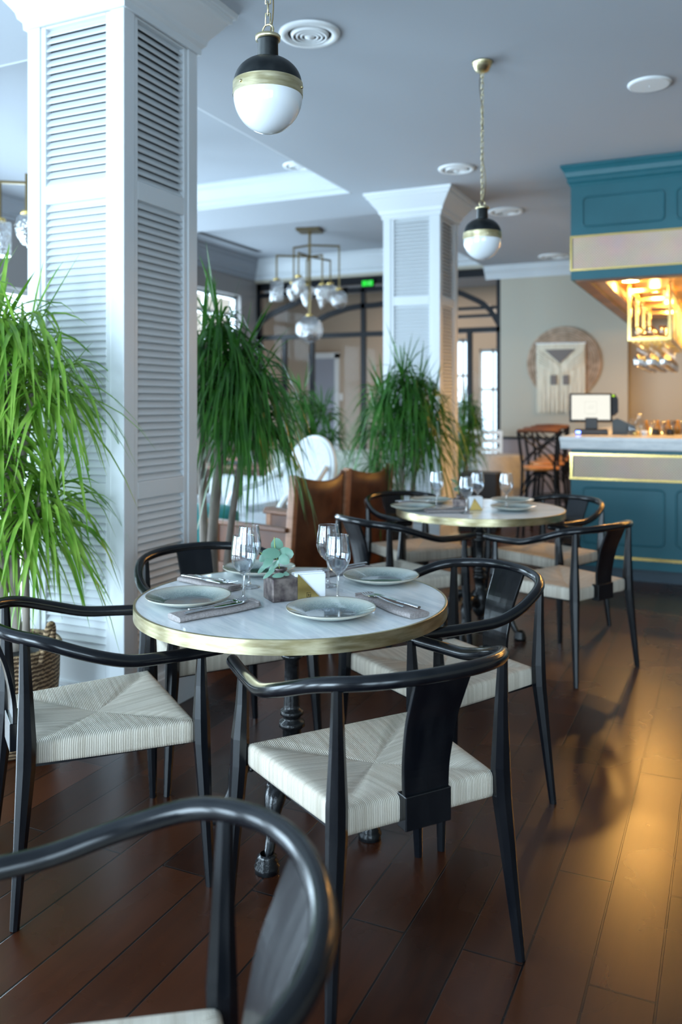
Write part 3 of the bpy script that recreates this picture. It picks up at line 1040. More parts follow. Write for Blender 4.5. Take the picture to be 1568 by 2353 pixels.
def make_chair(label):
    t = thing('dining_chair', label, 'chair', (0, 0, 0), 0, chair_group)
    # woven seat
    ZS = .457
    fw, bw, hd = .262, .215, .225

    def sq(a):
        a = a % 4
        k = int(a); f = a - k
        return [(-1 + 2 * f, -1), (1, -1 + 2 * f), (1 - 2 * f, 1), (-1, 1 - 2 * f)][k]

    def P(s_, t_, off=0.0):
        hw = bw + (fw - bw) * (t_ + 1) / 2
        return s_ * (hw + off), t_ * (hd + off)

    rings = [(.03, -.021), (.15, -.019), (.3, -.0155), (.45, -.011), (.6, -.007), (.75, -.003), (.88, 0), (.955, -.001)]
    skirt = [(0.985, -.004), (1.0, -.012), (1.0, -.03), (1.0, -.052), (.985, -.062), (.93, -.066)]
    N = 20
    b = MB()
    vs = []; fs = []; ms = []
    allr = rings + skirt
    for r_, dz in allr:
        for k in range(4 * N):
            s_, t_ = sq(k / N)
            f = (k % N) / N
            seam = 0
            if r_ < .95 and (f < .06 or f > .94): seam = -.0035 * min(1, r_ * 2)
            x, y = P(s_ * r_, t_ * r_)
            vs.append((x, y, ZS + dz + seam))
    nn = 4 * N
    for i in range(len(allr) - 1):
        for k in range(nn):
            l = (k + 1) % nn
            fs.append((i * nn + k, i * nn + l, i * nn + nn + l, i * nn + nn + k)); ms.append(0 if (k // N) % 2 == 0 else 1)
    b._add(vs, fs, 0, True)
    b.m = ms[:]
    c = len(b.v)
    b._add([(0, 0, ZS - .0225)] + vs[:nn], [(0, 1 + (k + 1) % nn, 1 + k) for k in range(nn)][::-1], 0, True)
    last = vs[-nn:]
    b._add(last, [tuple(range(nn))], 0, False)
    b.build('seat', [M['cord_y'], M['cord_x']], t)
    # legs: faceted, swelling at the seat, running up to the rail
    for sx in (-1, 1):
        b = MB()
        path = [(sx * .302, .252, 0), (sx * .290, .244, .20), (sx * .278, .236, .40), (sx * .276, .235, .47), (sx * .270, .236, .56), (sx * .267, .238, .655)]
        b.tube(path, [.0125, .018, .0245, .0245, .018, .0125], 8, smooth=False)
        b.build('leg', M['black'], t)
        b = MB()
        path = [(sx * .262, -.262, 0), (sx * .246, -.246, .20), (sx * .230, -.230, .40), (sx * .228, -.228, .47), (sx * .228, -.230, .60), (sx * .230, -.234, .744)]
        b.tube(path, [.0125, .018, .0255, .0255, .0185, .0125], 8, smooth=False)
        b.build('leg', M['black'], t)
    b = MB()
    for sx in (-1, 1): b.bar((sx * .245, .21, .405), (sx * .205, -.21, .405), .02, .025)
    b.bar((-.25, .212, .405), (.25, .212, .405), .02, .025)
    b.build('seat_frame', M['black'], t)
    half = [(.272, .31, .657), (.284, .22, .656), (.300, .11, .660), (.308, .02, .667), (.302, -.08, .695), (.262, -.19, .732), (.19, -.266, .746), (.10, -.306, .753)]
    pts = half + [(0, -.318, .755)] + [(-x, y, z) for x, y, z in half[::-1]]
    pts = smoothpath(pts, 5)
    b = MB()
    rr = [.0175] * len(pts); rr[0] = rr[-1] = .013
    b.tube(pts, rr, 14); b.build('arm_rail', M['black'], t)
    # back splat: wide board sweeping from the rail down over the seat edge
    pf = smoothpath([(0, -.312, .750), (0, -.286, .69), (0, -.262, .63), (0, -.246, .56), (0, -.238, .50), (0, -.238, .40)], 4)
    b = MB()
    n = len(pf)
    vs = []
    for i, q in enumerate(pf):
        f = i / (n - 1)
        hw = .076 - .016 * f
        tn = (pf[min(i + 1, n - 1)] - pf[max(i - 1, 0)]).normalized()
        nr = Vector((0, tn.z, -tn.y))
        if nr.y > 0: nr = -nr
        for sx, th_ in ((-1, 0), (-.5, .003), (0, .004), (.5, .003), (1, 0)):
            vs.append(q + Vector((sx * hw, 0, 0)) + nr * (.006 + th_ * .5))
        for sx, th_ in ((1, 0), (.5, .003), (0, .004), (-.5, .003), (-1, 0)):
            vs.append(q + Vector((sx * hw, 0, 0)) - nr * (.006 - th_ * .5))
    fs = []
    for i in range(n - 1):
        for k in range(10):
            l = (k + 1) % 10
            fs.append((i * 10 + k, i * 10 + l, i * 10 + 10 + l, i * 10 + 10 + k))
    b._add(vs, fs, 0, False)
    b.box(-.063, .063, -.252, -.214, .383, .462)
    b.build('back_splat', M['black'], t, bevel=.002)
    return t


chairs = [
    ((.08, 2.045), (-.47, .883), 'black cord-seat armchair with its back to the camera, right front of the nearest table'),
    ((-.69, 2.385), (.886, .463), 'black cord-seat armchair at the left of the nearest table, in front of the basket'),
    ((-.44, 3.10), (.5, -.866), 'black armchair behind the nearest table, beside the first louvred column'),
    ((.34, 2.785), (-.851, -.525), 'black cord-seat armchair at the right rear of the nearest table, its splat shining pale'),
    ((.29, 4.29), (.83, .56), 'black armchair left of the second table, its dark back behind the wine glasses'),
    ((1.095, 4.144), (-.627, .779), 'black cord-seat armchair right front of the second table, standing on open floor'),
    ((.46, 5.08), (.5, -.866), 'black armchair at the left rear of the second table, before the second column'),
    ((1.20, 4.91), (-.80, -.60), 'black armchair at the right rear of the second table, before the teal bar'),
    ((-.322, .945), (-.965, -.262), 'blurred black armchair cut off by the bottom left corner, closest to the camera'),
]
ch0 = make_chair(chairs[0][2])
for i, ((xc, zc), (fx, fz), lab) in enumerate(chairs):
    p = W(xc, zc)
    if i == 0:
        ch0.location = p; ch0.rotation_euler = (0, 0, dirang(fx, fz))
    else:
        dup(ch0, p, dirang(fx, fz), lab)

# ================================================================ tables
ZTAB = 0.74
TR = 0.4625 * S


def make_table(label, loc, rz):
    t = thing('marble_table', label, 'table', loc, rz, 'round marble tables with brass edge')
    b = MB()
    b.lathe([(.001, ZTAB - .03), (TR - .012, ZTAB - .03), (TR - .004, ZTAB - .03), (TR - .004, ZTAB), (.001, ZTAB)], 96, smooth=False)
    b.build('table_top', M['marble'], t)
    b = MB()
    b.lathe([(TR + .003, ZTAB - .040), (TR + .003, ZTAB)], 128)
    b.lathe([(TR - .004, ZTAB - .040), (TR + .003, ZTAB - .040)], 128)
    b.lathe([(TR + .003, ZTAB), (TR + .002, ZTAB + .0008), (TR - .0045, ZTAB + .0008)], 128, smooth=False)
    b.build('brass_edge', M['brass'], t)
    b = MB()
    pr = [(.09, ZTAB - .03), (.088, ZTAB - .042), (.035, ZTAB - .055), (.024, ZTAB - .08), (.022, .61), (.034, .60), (.036, .59), (.024, .58), (.024, .565), (.034, .56),
          (.034, .55), (.023, .54), (.024, .46), (.026, .40), (.026, .385), (.036, .38), (.038, .368), (.028, .36), (.028, .352), (.040, .345), (.042, .33), (.030, .32),
          (.030, .26), (.048, .24), (.052, .20), (.044, .17), (.05, .15), (.035, .12), (.02, .10), (.001, .09)]
    b.lathe(pr, 28, smooth=True); b.build('pedestal', M['iron'], t)
    for k in range(4):
        R = Matrix.Rotation(k * pi / 2 + pi / 4, 4, 'Z')
        b = MB(); b.T = R
        path = smoothpath([(.03, 0, .17), (.08, 0, .215), (.14, 0, .215), (.185, 0, .165), (.20, 0, .10), (.225, 0, .055), (.248, 0, .03)], 5)
        n = len(path)
        rr = [.026 - .012 * (i / (n - 1)) + .012 * math.exp(-((i / (n - 1) - .45) ** 2) / .01) for i in range(n)]
        b.tube(path, rr, 12)
        # scroll and leaf ornament on the knee, ribbed toe
        for j in range(9):
            a = j / 8 * 2 * pi
            b.ball((.155 + .026 * cos(a), 0, .195 + .026 * sin(a)), .0095, 8, 6)
        for j in range(5):
            b.ball((.09 + .02 * j, .018 * (1 if j % 2 else -1), .235 - .006 * j), .011, 8, 6)
            b.ball((.192 + .006 * j, 0, .145 - .02 * j), .014, 8, 6)
        b.lathe([(.020, .052), (.030, .044), (.026, .038), (.034, .031), (.030, .025), (.038, .017), (.034, .008), (.036, 0), (.001, 0)], 14, (.254, 0, 0))
        b.build('foot', M['iron'], t)
    return t


tb1p = W(-.148, 2.543)
tb2p = W(.775, 4.71)
tb1 = make_table('round white marble table nearest the camera, with a brass edge', tb1p, radians(-33.5))
tb2 = dup(tb1, tb2p, radians(34.5), 'second round marble table, farther away near the bar')

# ================================================================ tableware
ZP = ZTAB + .0008


def plate(loc, label):
    t = MB()
    t.lathe([(.001, .004), (.07, .004), (.078, .006), (.088, .012), (.128, .024), (.1315, .0265), (.1325, .0245), (.128, .020), (.086, .0055), (.074, 0), (.066, 0), (.064, .002), (.001, .002)], 56)
    o = t.build('dinner_plate', M['plate'])
    o.location = loc
    return tag(o, label, 'plate', 'speckled grey green stoneware plates')


def plate_copy(o, loc, label):
    c = o.copy(); COL.objects.link(c); c.location = loc; c['label'] = label
    return c


pl = plate(at(761, 1414, ZP), 'speckled stoneware plate at the front of the nearest table')
plate_copy(pl, at(433, 1385, ZP), 'speckled stoneware plate at the left edge of the nearest table')
plate_copy(pl, at(876, 1336, ZP), 'speckled stoneware plate at the right rear of the nearest table')
plate_copy(pl, at(596, 1317, ZP), 'speckled stoneware plate behind the vase on the nearest table')
plate_copy(pl, at(950, 1171, ZP), 'blurred stoneware plate at the left front of the second table')
plate_copy(pl, at(1180, 1172, ZP), 'blurred stoneware plate at the right front of the second table')
plate_copy(pl, at(990, 1155, ZP), 'blurred stoneware plate at the left rear of the second table')
plate_copy(pl, at(1178, 1155.5, ZP), 'blurred stoneware plate at the right rear of the second table')


def wineglass(loc, label, h=.207):
    t = thing('wine_glass', label, 'wine glass', loc, random.random() * 6, 'clear stemmed wine glasses')
    k = h / .207
    b = MB()
    b.lathe([(.001, .0), (.036, 0), (.0365, .0015), (.030, .003), (.012, .006), (.0055, .011), (.004, .02), (.0038, .05), (.0040, .075), (.006, .084), (.012, .090)], 28)
    b.build('stem', M['glass_bar'], t)
    b = MB()
    out = [(.006, .084), (.014, .090), (.026, .101), (.0355, .117), (.0405, .137), (.0405, .152), (.037, .178), (.0335, .205), (.0338, .207)]
    inn = [(.0325, .207), (.0325, .205), (.036, .178), (.0392, .152), (.0392, .137), (.034, .118), (.0245, .103), (.012, .094), (.001, .091)]
    b.lathe(out + inn, 32); b.build('bowl', M['glass'], t)
    return t


wg = wineglass(at(560, 1381, ZP), 'wine glass at the left of the vase, in front of its twin')
dup(wg, at(573, 1349, ZP), 1, 'wine glass left of the vase, the one standing farther back')
dup(wg, at(777, 1381, ZP), 2, 'wine glass behind the front plate, nearest of the right pair')
dup(wg, at(755, 1346, ZP), 3, 'wine glass right of the napkin holder, the one standing farther back')
dup(wg, at(1004, 1163, ZP), .5, 'wine glass leftmost on the second table')
dup(wg, at(1072, 1180, ZP), 1.5, 'wine glass in front of its twin at the middle of the second table')
dup(wg, at(1098, 1166, ZP), 2.5, 'wine glass behind its twin at the middle of the second table')
dup(wg, at(1164, 1168, ZP), 3.5, 'wine glass rightmost on the second table, alone')


# rolled napkins with cutlery
def napkin_set(p0, p1, wd, label, flip=False):
    """linen roll from p0 to p1 with a fork and a knife lying on it (fork head at p1)"""
    c = (p0 + p1) / 2
    d = p1 - p0
    L = d.length
    t = MB()
    rz = math.atan2(d.y, d.x)
    hw = wd / 2
    th_ = .017
    prof = []
    n = 18
    for k in range(n):
        a = 2 * pi * k / n
        e = 0.55
        x = abs(cos(a)) ** e * (1 if cos(a) > 0 else -1) * hw
        z = abs(sin(a)) ** e * (1 if sin(a) > 0 else -1) * th_ / 2
        prof.append((x, z + th_ / 2))
    secs = 9
    vs = []; fs = []
    for i in range(secs):
        f = i / (secs - 1)
        X = -L / 2 + L * f
        sq_ = 1 + .10 * sin(f * 5) if True else 1
        for x, z in prof:
            vs.append((X, x * sq_ + .004 * sin(f * 7), z * (1 + .06 * sin(f * 9 + x * 40))))
    for i in range(secs - 1):
        for k in range(n):
            l = (k + 1) % n
            fs.append((i * n + k, i * n + l, i * n + n + l, i * n + n + k))
    t._add(vs, fs, 0, True)
    t._add(vs[:n], [tuple(range(n))], 0, False)
    t._add(vs[-n:], [tuple(range(n))[::-1]], 0, False)
    # loose folded flaps at the end
    for j in range(4):
        z = .004 + j * .0042
        t._add([(L / 2 - .004, -hw * .9, z), (L / 2 + .012 - .002 * j, -hw * .7, z + .001), (L / 2 + .010 + .001 * j, hw * .8, z + .001), (L / 2 - .004, hw * .9, z),
                (L / 2 - .004, -hw * .9, z + .0018), (L / 2 + .012 - .002 * j, -hw * .7, z + .0028), (L / 2 + .010 + .001 * j, hw * .8, z + .0028), (L / 2 - .004, hw * .9, z + .0018)],
               [(3, 2, 1, 0), (4, 5, 6, 7), (0, 1, 5, 4), (1, 2, 6, 5), (2, 3, 7, 6), (3, 0, 4, 7)], 0, False)
    o = t.build('napkin_roll', M['linen'])
    o.location = c; o.rotation_euler = (0, 0, rz)
    tag(o, label, 'napkin', 'rolled taupe linen napkins')
    return o, c, rz, L, hw, th_


def fork_mb():
    b = MB()
    path = smoothpath([(-.10, 0, .004), (-.05, 0, .003), (0, 0, .005), (.035, 0, .008), (.05, 0, .006)], 4)
    rr = []
    for q in path:
        x = q.x
        rr.append(.0048 if x < -.06 else (.0030 if x < .03 else .0038))
    b.tube(path, rr, 8, flat=.45)
    b.prism([(.045, -.004), (.058, -.0115), (.068, -.012), (.068, .012), (.058, .0115), (.045, .004)], .004, .006)
    for k in range(4):
        y = -.0103 + k * .0069
        b.tube([(.066, y, .005), (.085, y, .004), (.105, y, .008)], [.0016, .0016, .0009], 6)
    return b


def knife_mb():
    b = MB()
    b.tube([(-.11, 0, .004), (-.06, 0, .0045), (-.01, 0, .004)], [.0055, .0052, .0042], 8, flat=.6)
    b.prism([(-.01, -.004), (.02, -.009), (.085, -.010), (.105, -.004), (.11, .004), (-.01, .004)], .003, .0048)
    return b


fork0 = fork_mb().build('dinner_fork', M['steel_cut'])
knife0 = knife_mb().build('dinner_knife', M['steel_cut'])


def cut(first, o, loc, rz, label, cat, grp):
    c = o if first else o.copy()
    if not first: COL.objects.link(c)
    c.location = loc; c.rotation_euler = (0, 0, rz); c.scale = (1.0, 1.25, 1.1)
    tag(c, label, cat, grp)


sets = [((400, 1427), (583, 1393), .074, 'left front of the nearest table', 0),
        ((965, 1420), (838, 1376), .072, 'right of the front plate on the nearest table', 0),
        ((424, 1333), (538, 1357), .066, 'left rear of the nearest table', 0),
        ((846, 1309), (738, 1325), .066, 'behind the right rear plate on the nearest table', 0),
        ((1075, 1176), (980, 1178), .07, 'front of the second table', 0),
        ((918, 1159), (985, 1159), .06, 'left rear of the second table', 0)]
for i, (a, c, wd, where, _) in enumerate(sets):
    pa, pc = at(*a, ZP), at(*c, ZP)
    if i >= 4:
        pass
    o, cc, rz, L, hw, th_ = napkin_set(pa, pc, wd, 'rolled taupe napkin at the ' + where if i not in (1, 3) else 'rolled taupe napkin lying ' + where)
    ex_ = Vector((cos(rz), sin(rz), 0)); ey_ = Vector((-sin(rz), cos(rz), 0))
    top = Vector((0, 0, th_ + .001))
    w2 = ('at the ' + where) if i not in (1, 3) else where
    cut(i == 0, fork0, cc + ey_ * .011 + top + ex_ * .018, rz, 'steel fork lying on the napkin ' + w2, 'fork', 'dinner forks on the napkins')
    cut(i == 0, knife0, cc - ey_ * .014 + top - ex_ * .004, rz + .05, 'steel knife lying on the napkin ' + w2, 'knife', 'dinner knives on the napkins')


# square tin vase with eucalyptus
def vase(loc, rz, sc, label):
    t = thing('square_vase', label, 'vase', loc, rz, 'square tin bottle vases')
    s_ = sc
    b = MB(); b.box(-.5 * s_, .5 * s_, -.5 * s_, .5 * s_, 0, .84 * s_)
    b.build('body', M['vase'], t, bevel=.004)
    b = MB()
    b.lathe([(.40 * s_, .84 * s_), (.24 * s_, .90 * s_), (.21 * s_, .92 * s_), (.215 * s_, 1.06 * s_), (.245 * s_, 1.07 * s_), (.25 * s_, 1.14 * s_), (.21 * s_, 1.15 * s_), (.20 * s_, 1.0 * s_), (.001, .98 * s_)], 28)
    b.build('neck', M['vase'], t)
    return t


vp = at(645, 1376, ZP)
vase(vp, radians(24.8 + 25), .086, 'dark square tin vase holding eucalyptus on the nearest table')
eu = thing('eucalyptus_sprig', 'small eucalyptus sprig with round grey green leaves in the tin vase', 'plant', vp)
cr = Vector((0.908, 0.419, 0)); cf = Vector((-0.419, 0.908, 0))
b = MB()
top0 = Vector((0, 0, .095))
stem1 = smoothpath([Vector((0, 0, .03)), top0 + cr * -.003, top0 + cr * -.016 + Vector((0, 0, .05)), top0 + cr * -.02 + Vector((0, 0, .10))], 4)
stem2 = smoothpath([top0 + Vector((0, 0, -.01)), top0 + cr * -.03 + Vector((0, 0, .022)), top0 + cr * -.065 + Vector((0, 0, .052))], 4)
b.tube(stem1, .0016, 6); b.tube(stem2, .0014, 6)
b.build('stems', mat('green_stem', (0.35, 0.42, 0.12), .5), eu)


def leafdisc(mb, c, axis, nrm, L, wd):
    axis = axis.normalized(); nrm = (nrm - axis * nrm.dot(axis)).normalized(); sd = axis.cross(nrm)
    n = 10
    ring = []
    for k in range(n):
        a = 2 * pi * k / n
        u = .5 - .5 * cos(a); v = sin(a) * (.5 + .10 * cos(a))
        ring.append(c + axis * L * u + sd * wd * v + nrm * (.004 * sin(pi * u)) - nrm * abs(v) * .004)
    mid = c + axis * L * .5 + nrm * .005
    mb._add([mid] + ring, [(0, 1 + k, 1 + (k + 1) % n) for k in range(n)], 0, True)


b = MB()
def pxo(px, py, dd=0.0):   # offset from the vase in the picture plane at the vase's distance
    return cr * ((px - 643) / 870.0) + Vector((0, 0, (1376 - py) / 870.0)) + cf * dd
up = Vector((0, 0, 1))
LEAVES = [((634, 1244), (632, 1216), 25, .01), ((643, 1250), (604, 1247), 22, -.01), ((637, 1252), (670, 1252), 27, .0), ((640, 1256), (662, 1270), 20, -.02),
          ((607, 1252), (590, 1268), 16, .0), ((622, 1258), (603, 1280), 16, -.02), ((605, 1280), (585, 1302), 9, .0), ((628, 1290), (604, 1310), 9, -.02),
          ((640, 1268), (617, 1294), 11, -.015), ((640, 1302), (662, 1306), 10, -.01), ((655, 1304), (630, 1306), 10, -.03)]
for (a, c, wpx, dd) in LEAVES:
    A = pxo(a[0], a[1], dd); C = pxo(c[0], c[1], dd + random.uniform(-.012, .012))
    leafdisc(b, A, C - A, -cf + up * random.uniform(.2, .6), (C - A).length * 1.3, wpx / 870.0 * 1.4)
b.build('leaves', M['leaf_euc'], eu)

# napkin holder
nh = thing('napkin_holder', 'brass triangle holder full of white paper napkins behind the tin vase', 'napkin holder', at(708, 1372, ZP), radians(24.8 + 18))
b = MB()
b.box(-.055, .055, -.026, .028, 0, .003)
b.build('base', M['brass_gold'], nh)
b = MB()
b.prism([(-.05, .0), (.036, .0), (-.040, .082)], -.028, -.0265, 'y')
o = b.build('front_plate', M['brass_gold'], nh)
b = MB()
for (x0, x1, z0, z1) in ((-.012, .002, .006, .0075), (-.012, .002, .020, .0215), (-.012, -.0105, .006, .021), (.0005, .002, .006, .017), (-.008, -.005, .010, .017), (-.003, 0, .010, .012), (-.008, .0, .0135, .0145)):
    b.box(x0, x1, -.0290, -.0282, z0, z1)
b.build('stamped_mark', M['brass_old'], o)
b = MB(); b.prism([(-.05, .0), (.036, .0), (-.040, .082)], .0265, .028, 'y'); b.build('back_plate', M['brass_gold'], nh)
for k in range(7):
    b = MB()
    y = -.024 + k * .0071
    b.box(-.048, .052 - .001 * (k % 3), y, y + .0062, .003, .078 + .002 * ((k * 5) % 3))
    o = b.build('paper_napkin', M['paper'], bevel=.002)
    o.location = nh.location; o.rotation_euler = (0, 0, nh.rotation_euler[2] + radians(random.uniform(-.5, .5)))
    tag(o, 'white folded paper napkin in the brass holder behind the tin vase', 'paper napkin', 'white paper napkins in the holder on the nearest table')

# second table centre pieces
vase(at(1056, 1170, ZP), .3, .075, 'dark square vase blurred at the middle of the second table')
eu2 = thing('eucalyptus_sprig', 'blurred green sprig in the vase on the second table', 'plant', at(1056, 1170, ZP))
b = MB(); b.tube(smoothpath([(0, 0, .06), (-.01, 0, .12), (-.04, .01, .18)], 4), .0016, 6); b.build('stems', bpy.data.materials['green_stem'], eu2)
b = MB()
for k in range(9):
    a = k * 2.4; A = Vector((-.012 - .003 * k, .004 * cos(a), .095 + .010 * k))
    leafdisc(b, A, Vector((cos(a), sin(a), .4)), up, .036, .026)
b.build('leaves', M['leaf_euc'], eu2)
nh2 = thing('napkin_holder', 'white napkins standing in a holder at the middle of the second table', 'napkin holder', at(1092, 1171, ZP), radians(30))
b = MB(); b.box(-.04, .04, -.026, .026, 0, .003); b.prism([(-.04, 0), (.04, 0), (-.01, .07)], -.028, -.0265, 'y'); b.build('bracket', M['brass_gold'], nh2)
b = MB(); b.box(-.038, .04, -.024, .024, .003, .078); b.build('napkin_stack', M['paper'], nh2, bevel=.003)


# ================================================================ plants
def leaf_strip(mb, c, az, el, L, wd, droop, seg=5, twist=0.0):
    d = Vector((cos(az) * cos(el), sin(az) * cos(el), sin(el)))
    side = Vector((-sin(az), cos(az), 0))
    side = (side + Vector((0, 0, twist))).normalized()
    vs = []
    for i in range(seg + 1):
        t = i / seg
        p = c + d * (L * t * (1 - .25 * droop * t)) + Vector((0, 0, -1)) * (L * droop * t * t)
        ww = wd * (0.55 + .9 * t) if t < .35 else wd * (1.02 * (1 - ((t - .35) / .65) ** 1.8) + .02)
        up_ = Vector((0, 0, ww * .25))
        vs += [p - side * ww / 2 + up_, p, p + side * ww / 2 + up_]
    fs = []
    for i in range(seg):
        a = i * 3
        fs += [(a, a + 1, a + 4, a + 3), (a + 1, a + 2, a + 5, a + 4)]
    mb._add(vs, fs, 0, True)


def crown(mb, c, n, L, wd, rnd, drp=1.0, upl=.12):
    for k in range(n):
        az = rnd.uniform(0, 2 * pi)
        u = rnd.random()
        if u < upl: el = rnd.uniform(.9, 1.4); dr = rnd.uniform(.02, .25)
        elif u < .55: el = rnd.uniform(.3, 1.0); dr = rnd.uniform(.5, 1.0)
        else: el = rnd.uniform(-.5, .5); dr = rnd.uniform(.6, 1.1)
        l = L * rnd.uniform(.7, 1.12)
        c2 = c + Vector((0, 0, rnd.uniform(-.12, .03))) + Vector((cos(az), sin(az), 0)) * .012
        leaf_strip(mb, c2, az, el, l, wd * rnd.uniform(.7, 1.15), dr * drp, twist=rnd.uniform(-.5, .5))


def potted(name, label, loc, canes, crowns, L, wd, n, leafm, seed, drp=1.0, pot=True):
    rnd = random.Random(seed)
    t = thing(name, label, 'plant', loc)
    b = MB()
    for pth, r in canes:
        pth = smoothpath([Vector(q) for q in pth], 4)
        m_ = len(pth)
        b.tube(pth, [r * (1 - .45 * i / (m_ - 1)) * (1 + .06 * sin(i * 2.3)) for i in range(m_)], 9)
    b.build('canes', M['bark'], t)
    b = MB()
    for c, k in crowns:
        crown(b, Vector(c), int(n * k), L, wd, rnd, drp)
    b.build('foliage', leafm, t)
    if pot:
        b = MB()
        b.lathe([(.001, .002), (.14, .002), (.18, .33), (.185, .35), (.17, .35), (.165, .32), (.001, .31)], 28)
        b.build('pot', M['pot'], t)
    return t


def cv(r_, f_, z): # offset right/forward of the view in metres
    v = cr * r_ + cf * f_
    return (v.x, v.y, z)


# bright plant in the woven basket, far left
p1w = W(-1.262, 3.155)
potted('dracaena_plant', 'bright green spiky dracaena rising from the woven basket at the left edge', p1w,
       [([cv(.0, 0, .05), cv(-.01, 0, .5), cv(.02, 0, 1.0), cv(.01, 0, 1.55)], .032), ([cv(.05, .03, .05), cv(.04, .02, .5), cv(.05, .0, 1.0), cv(.14, .0, 1.5)], .028),
        ([cv(-.06, .02, .05), cv(-.10, .02, .6), cv(-.12, 0, 1.2), cv(-.10, 0, 1.7)], .026), ([cv(.06, .03, .05), cv(.09, .0, .4), cv(.10, -.02, .75), cv(.16, -.02, 1.0)], .02)],
       [(cv(-.03, 0, 1.66), 1.25), (cv(.08, .0, 1.68), .9), (cv(-.14, 0, 1.74), 1), (cv(.20, -.01, 1.46), 1.0), (cv(.05, .03, 1.42), 1), (cv(-.1, .03, 1.36), 1),
        (cv(.0, -.05, 1.20), .9), (cv(.14, .0, 1.02), .9), (cv(.17, -.02, .93), .9), (cv(-.08, -.03, 1.04), 1), (cv(.02, .03, .90), .7), (cv(-.12, .0, .82), .9), (cv(-.2, .0, 1.5), .9)],
       .42, .021, 74, M['leaf_lime'], 3, .9, pot=False)
bk = thing('woven_basket', 'round woven seagrass basket planter on the floor at the left edge', 'basket', p1w)
b = MB()
b.lathe([(.001, .001), (.165, .001), (.185, .02), (.200, .12), (.212, .26), (.216, .385), (.222, .40), (.215, .41), (.20, .405), (.196, .34), (.001, .33)], 40)
b.build('body', M['basket'], bk)
b = MB(); b.lathe([(.196, .385), (.001, .37)], 24); b.build('soil', M['dark'], bk)
for sd in (1, -1):
    b = MB()
    pts = []
    for k in range(13):
        a = pi * k / 12
        v = cr * (sd * (.185 + .02 * sin(a))) + cf * (.055 * cos(a) - .05) + Vector((0, 0, .36 + .135 * sin(a)))
        pts.append(v)
    b.tube(smoothpath(pts, 3), .0135, 10)
    b.build('handle', M['basket'], bk)

DL = M['leaf_dark']
potted('dracaena_plant', 'tall dark green dracaena just behind the nearest column', W(-.60, 4.30),
       [([cv(-.04, 0, .05), cv(-.06, 0, .6), cv(-.02, 0, 1.1), cv(.0, 0, 1.6)], .036), ([cv(-.09, 0, .05), cv(-.11, .02, .7), cv(-.12, 0, 1.2), cv(-.08, 0, 1.7)], .028), ([cv(.0, 0, .05), cv(.03, 0, .6), cv(.12, .0, 1.2), cv(.2, 0, 1.5)], .024)],
       [(cv(-.02, 0, 1.78), 1.2), (cv(-.12, .02, 1.70), .9), (cv(.08, 0, 1.62), 1.1), (cv(.17, .0, 1.52), 1.0), (cv(.04, -.05, 1.50), 1.1), (cv(-.08, 0, 1.43), 1.0), (cv(.12, .0, 1.34), 1.0), (cv(.20, .03, 1.30), .7)],
       .46, .019, 90, DL, 5, 1.25)
potted('dracaena_plant', 'small dark dracaena behind the white oval-back armchair', W(-.30, 6.9),
       [([cv(0, 0, .05), cv(.02, 0, .6), cv(0, 0, 1.2)], .03)],
       [(cv(-.02, 0, 1.42), 1), (cv(.16, .0, 1.30), 1), (cv(.05, 0, 1.12), 1), (cv(-.15, 0, 1.2), .8), (cv(.22, 0, 1.1), .8)], .36, .017, 70, DL, 8, 1.0)
potted('dracaena_plant', 'leafy green dracaena standing in front of the farther column', W(.455, 5.95),
       [([cv(-.02, 0, .05), cv(-.03, 0, .6), cv(-.02, 0, 1.3)], .028), ([cv(.02, 0, .05), cv(.05, 0, .7), cv(.10, 0, 1.2)], .022), ([cv(-.08, 0, .05), cv(-.07, 0, .7), cv(-.12, 0, 1.2)], .022)],
       [(cv(-.02, 0, 1.58), 1.1), (cv(.10, 0, 1.50), 1), (cv(-.16, 0, 1.42), 1), (cv(.02, -.04, 1.34), 1), (cv(.20, 0, 1.30), .9), (cv(-.2, .0, 1.22), .7), (cv(-.06, 0, 1.18), .8), (cv(.16, 0, 1.12), .8), (cv(-.22, 0, .95), .5)],
       .44, .016, 100, DL, 11, 1.2)
potted('dracaena_plant', 'dark bushy dracaena showing right of the farther column', W(1.30, 8.9),
       [([cv(0, 0, .05), cv(.02, 0, .6), cv(0, 0, 1.1)], .03)],
       [(cv(0, 0, 1.36), 1), (cv(.1, .0, 1.2), 1), (cv(-.08, 0, 1.1), 1), (cv(.05, 0, .95), 1), (cv(.0, 0, .75), .8)], .38, .016, 85, DL, 14, 1.1)

# ================================================================ bar
BX, BY = -1.07 * S, 6.37 * S       # left front corner of the bar body
BZ = 1.036 * S
YE = 9.7 * S
bar = thing('bar_counter', 'teal panelled bar counter with a cane band and brass trim', 'bar', (0, 0, 0))
b = MB()
b.box(BX, XR - .05, BY, BY + .52, .10, BZ - .1005)
b.box(BX, BX + .52, BY + .52, YE, .10, BZ - .1005)
b.build('body', M['teal'], bar)
b = MB()
b.box(BX + .05, XR - .05, BY + .05, BY + .5, 0, .10); b.box(BX + .05, BX + .5, BY + .5, YE, 0, .10)
b.build('kick_base', M['slate'], bar)
zc0, zc1 = .735 * S, .905 * S
b = MB(); b.box(BX + .02, XR - .05, BY - .006, BY + .001, zc0, zc1); b.box(BX - .006, BX + .001, BY + .02, YE, zc0, zc1); b.build('cane_band', M['cane'], bar)


def trim_rect(mb, x0, x1, z0, z1, t, y):
    mb.box(x0, x1, y - .006, y + .006, z0, z0 + t); mb.box(x0, x1, y - .006, y + .006, z1 - t, z1)
    mb.box(x0, x0 + t, y - .006, y + .006, z0 + t, z1 - t)


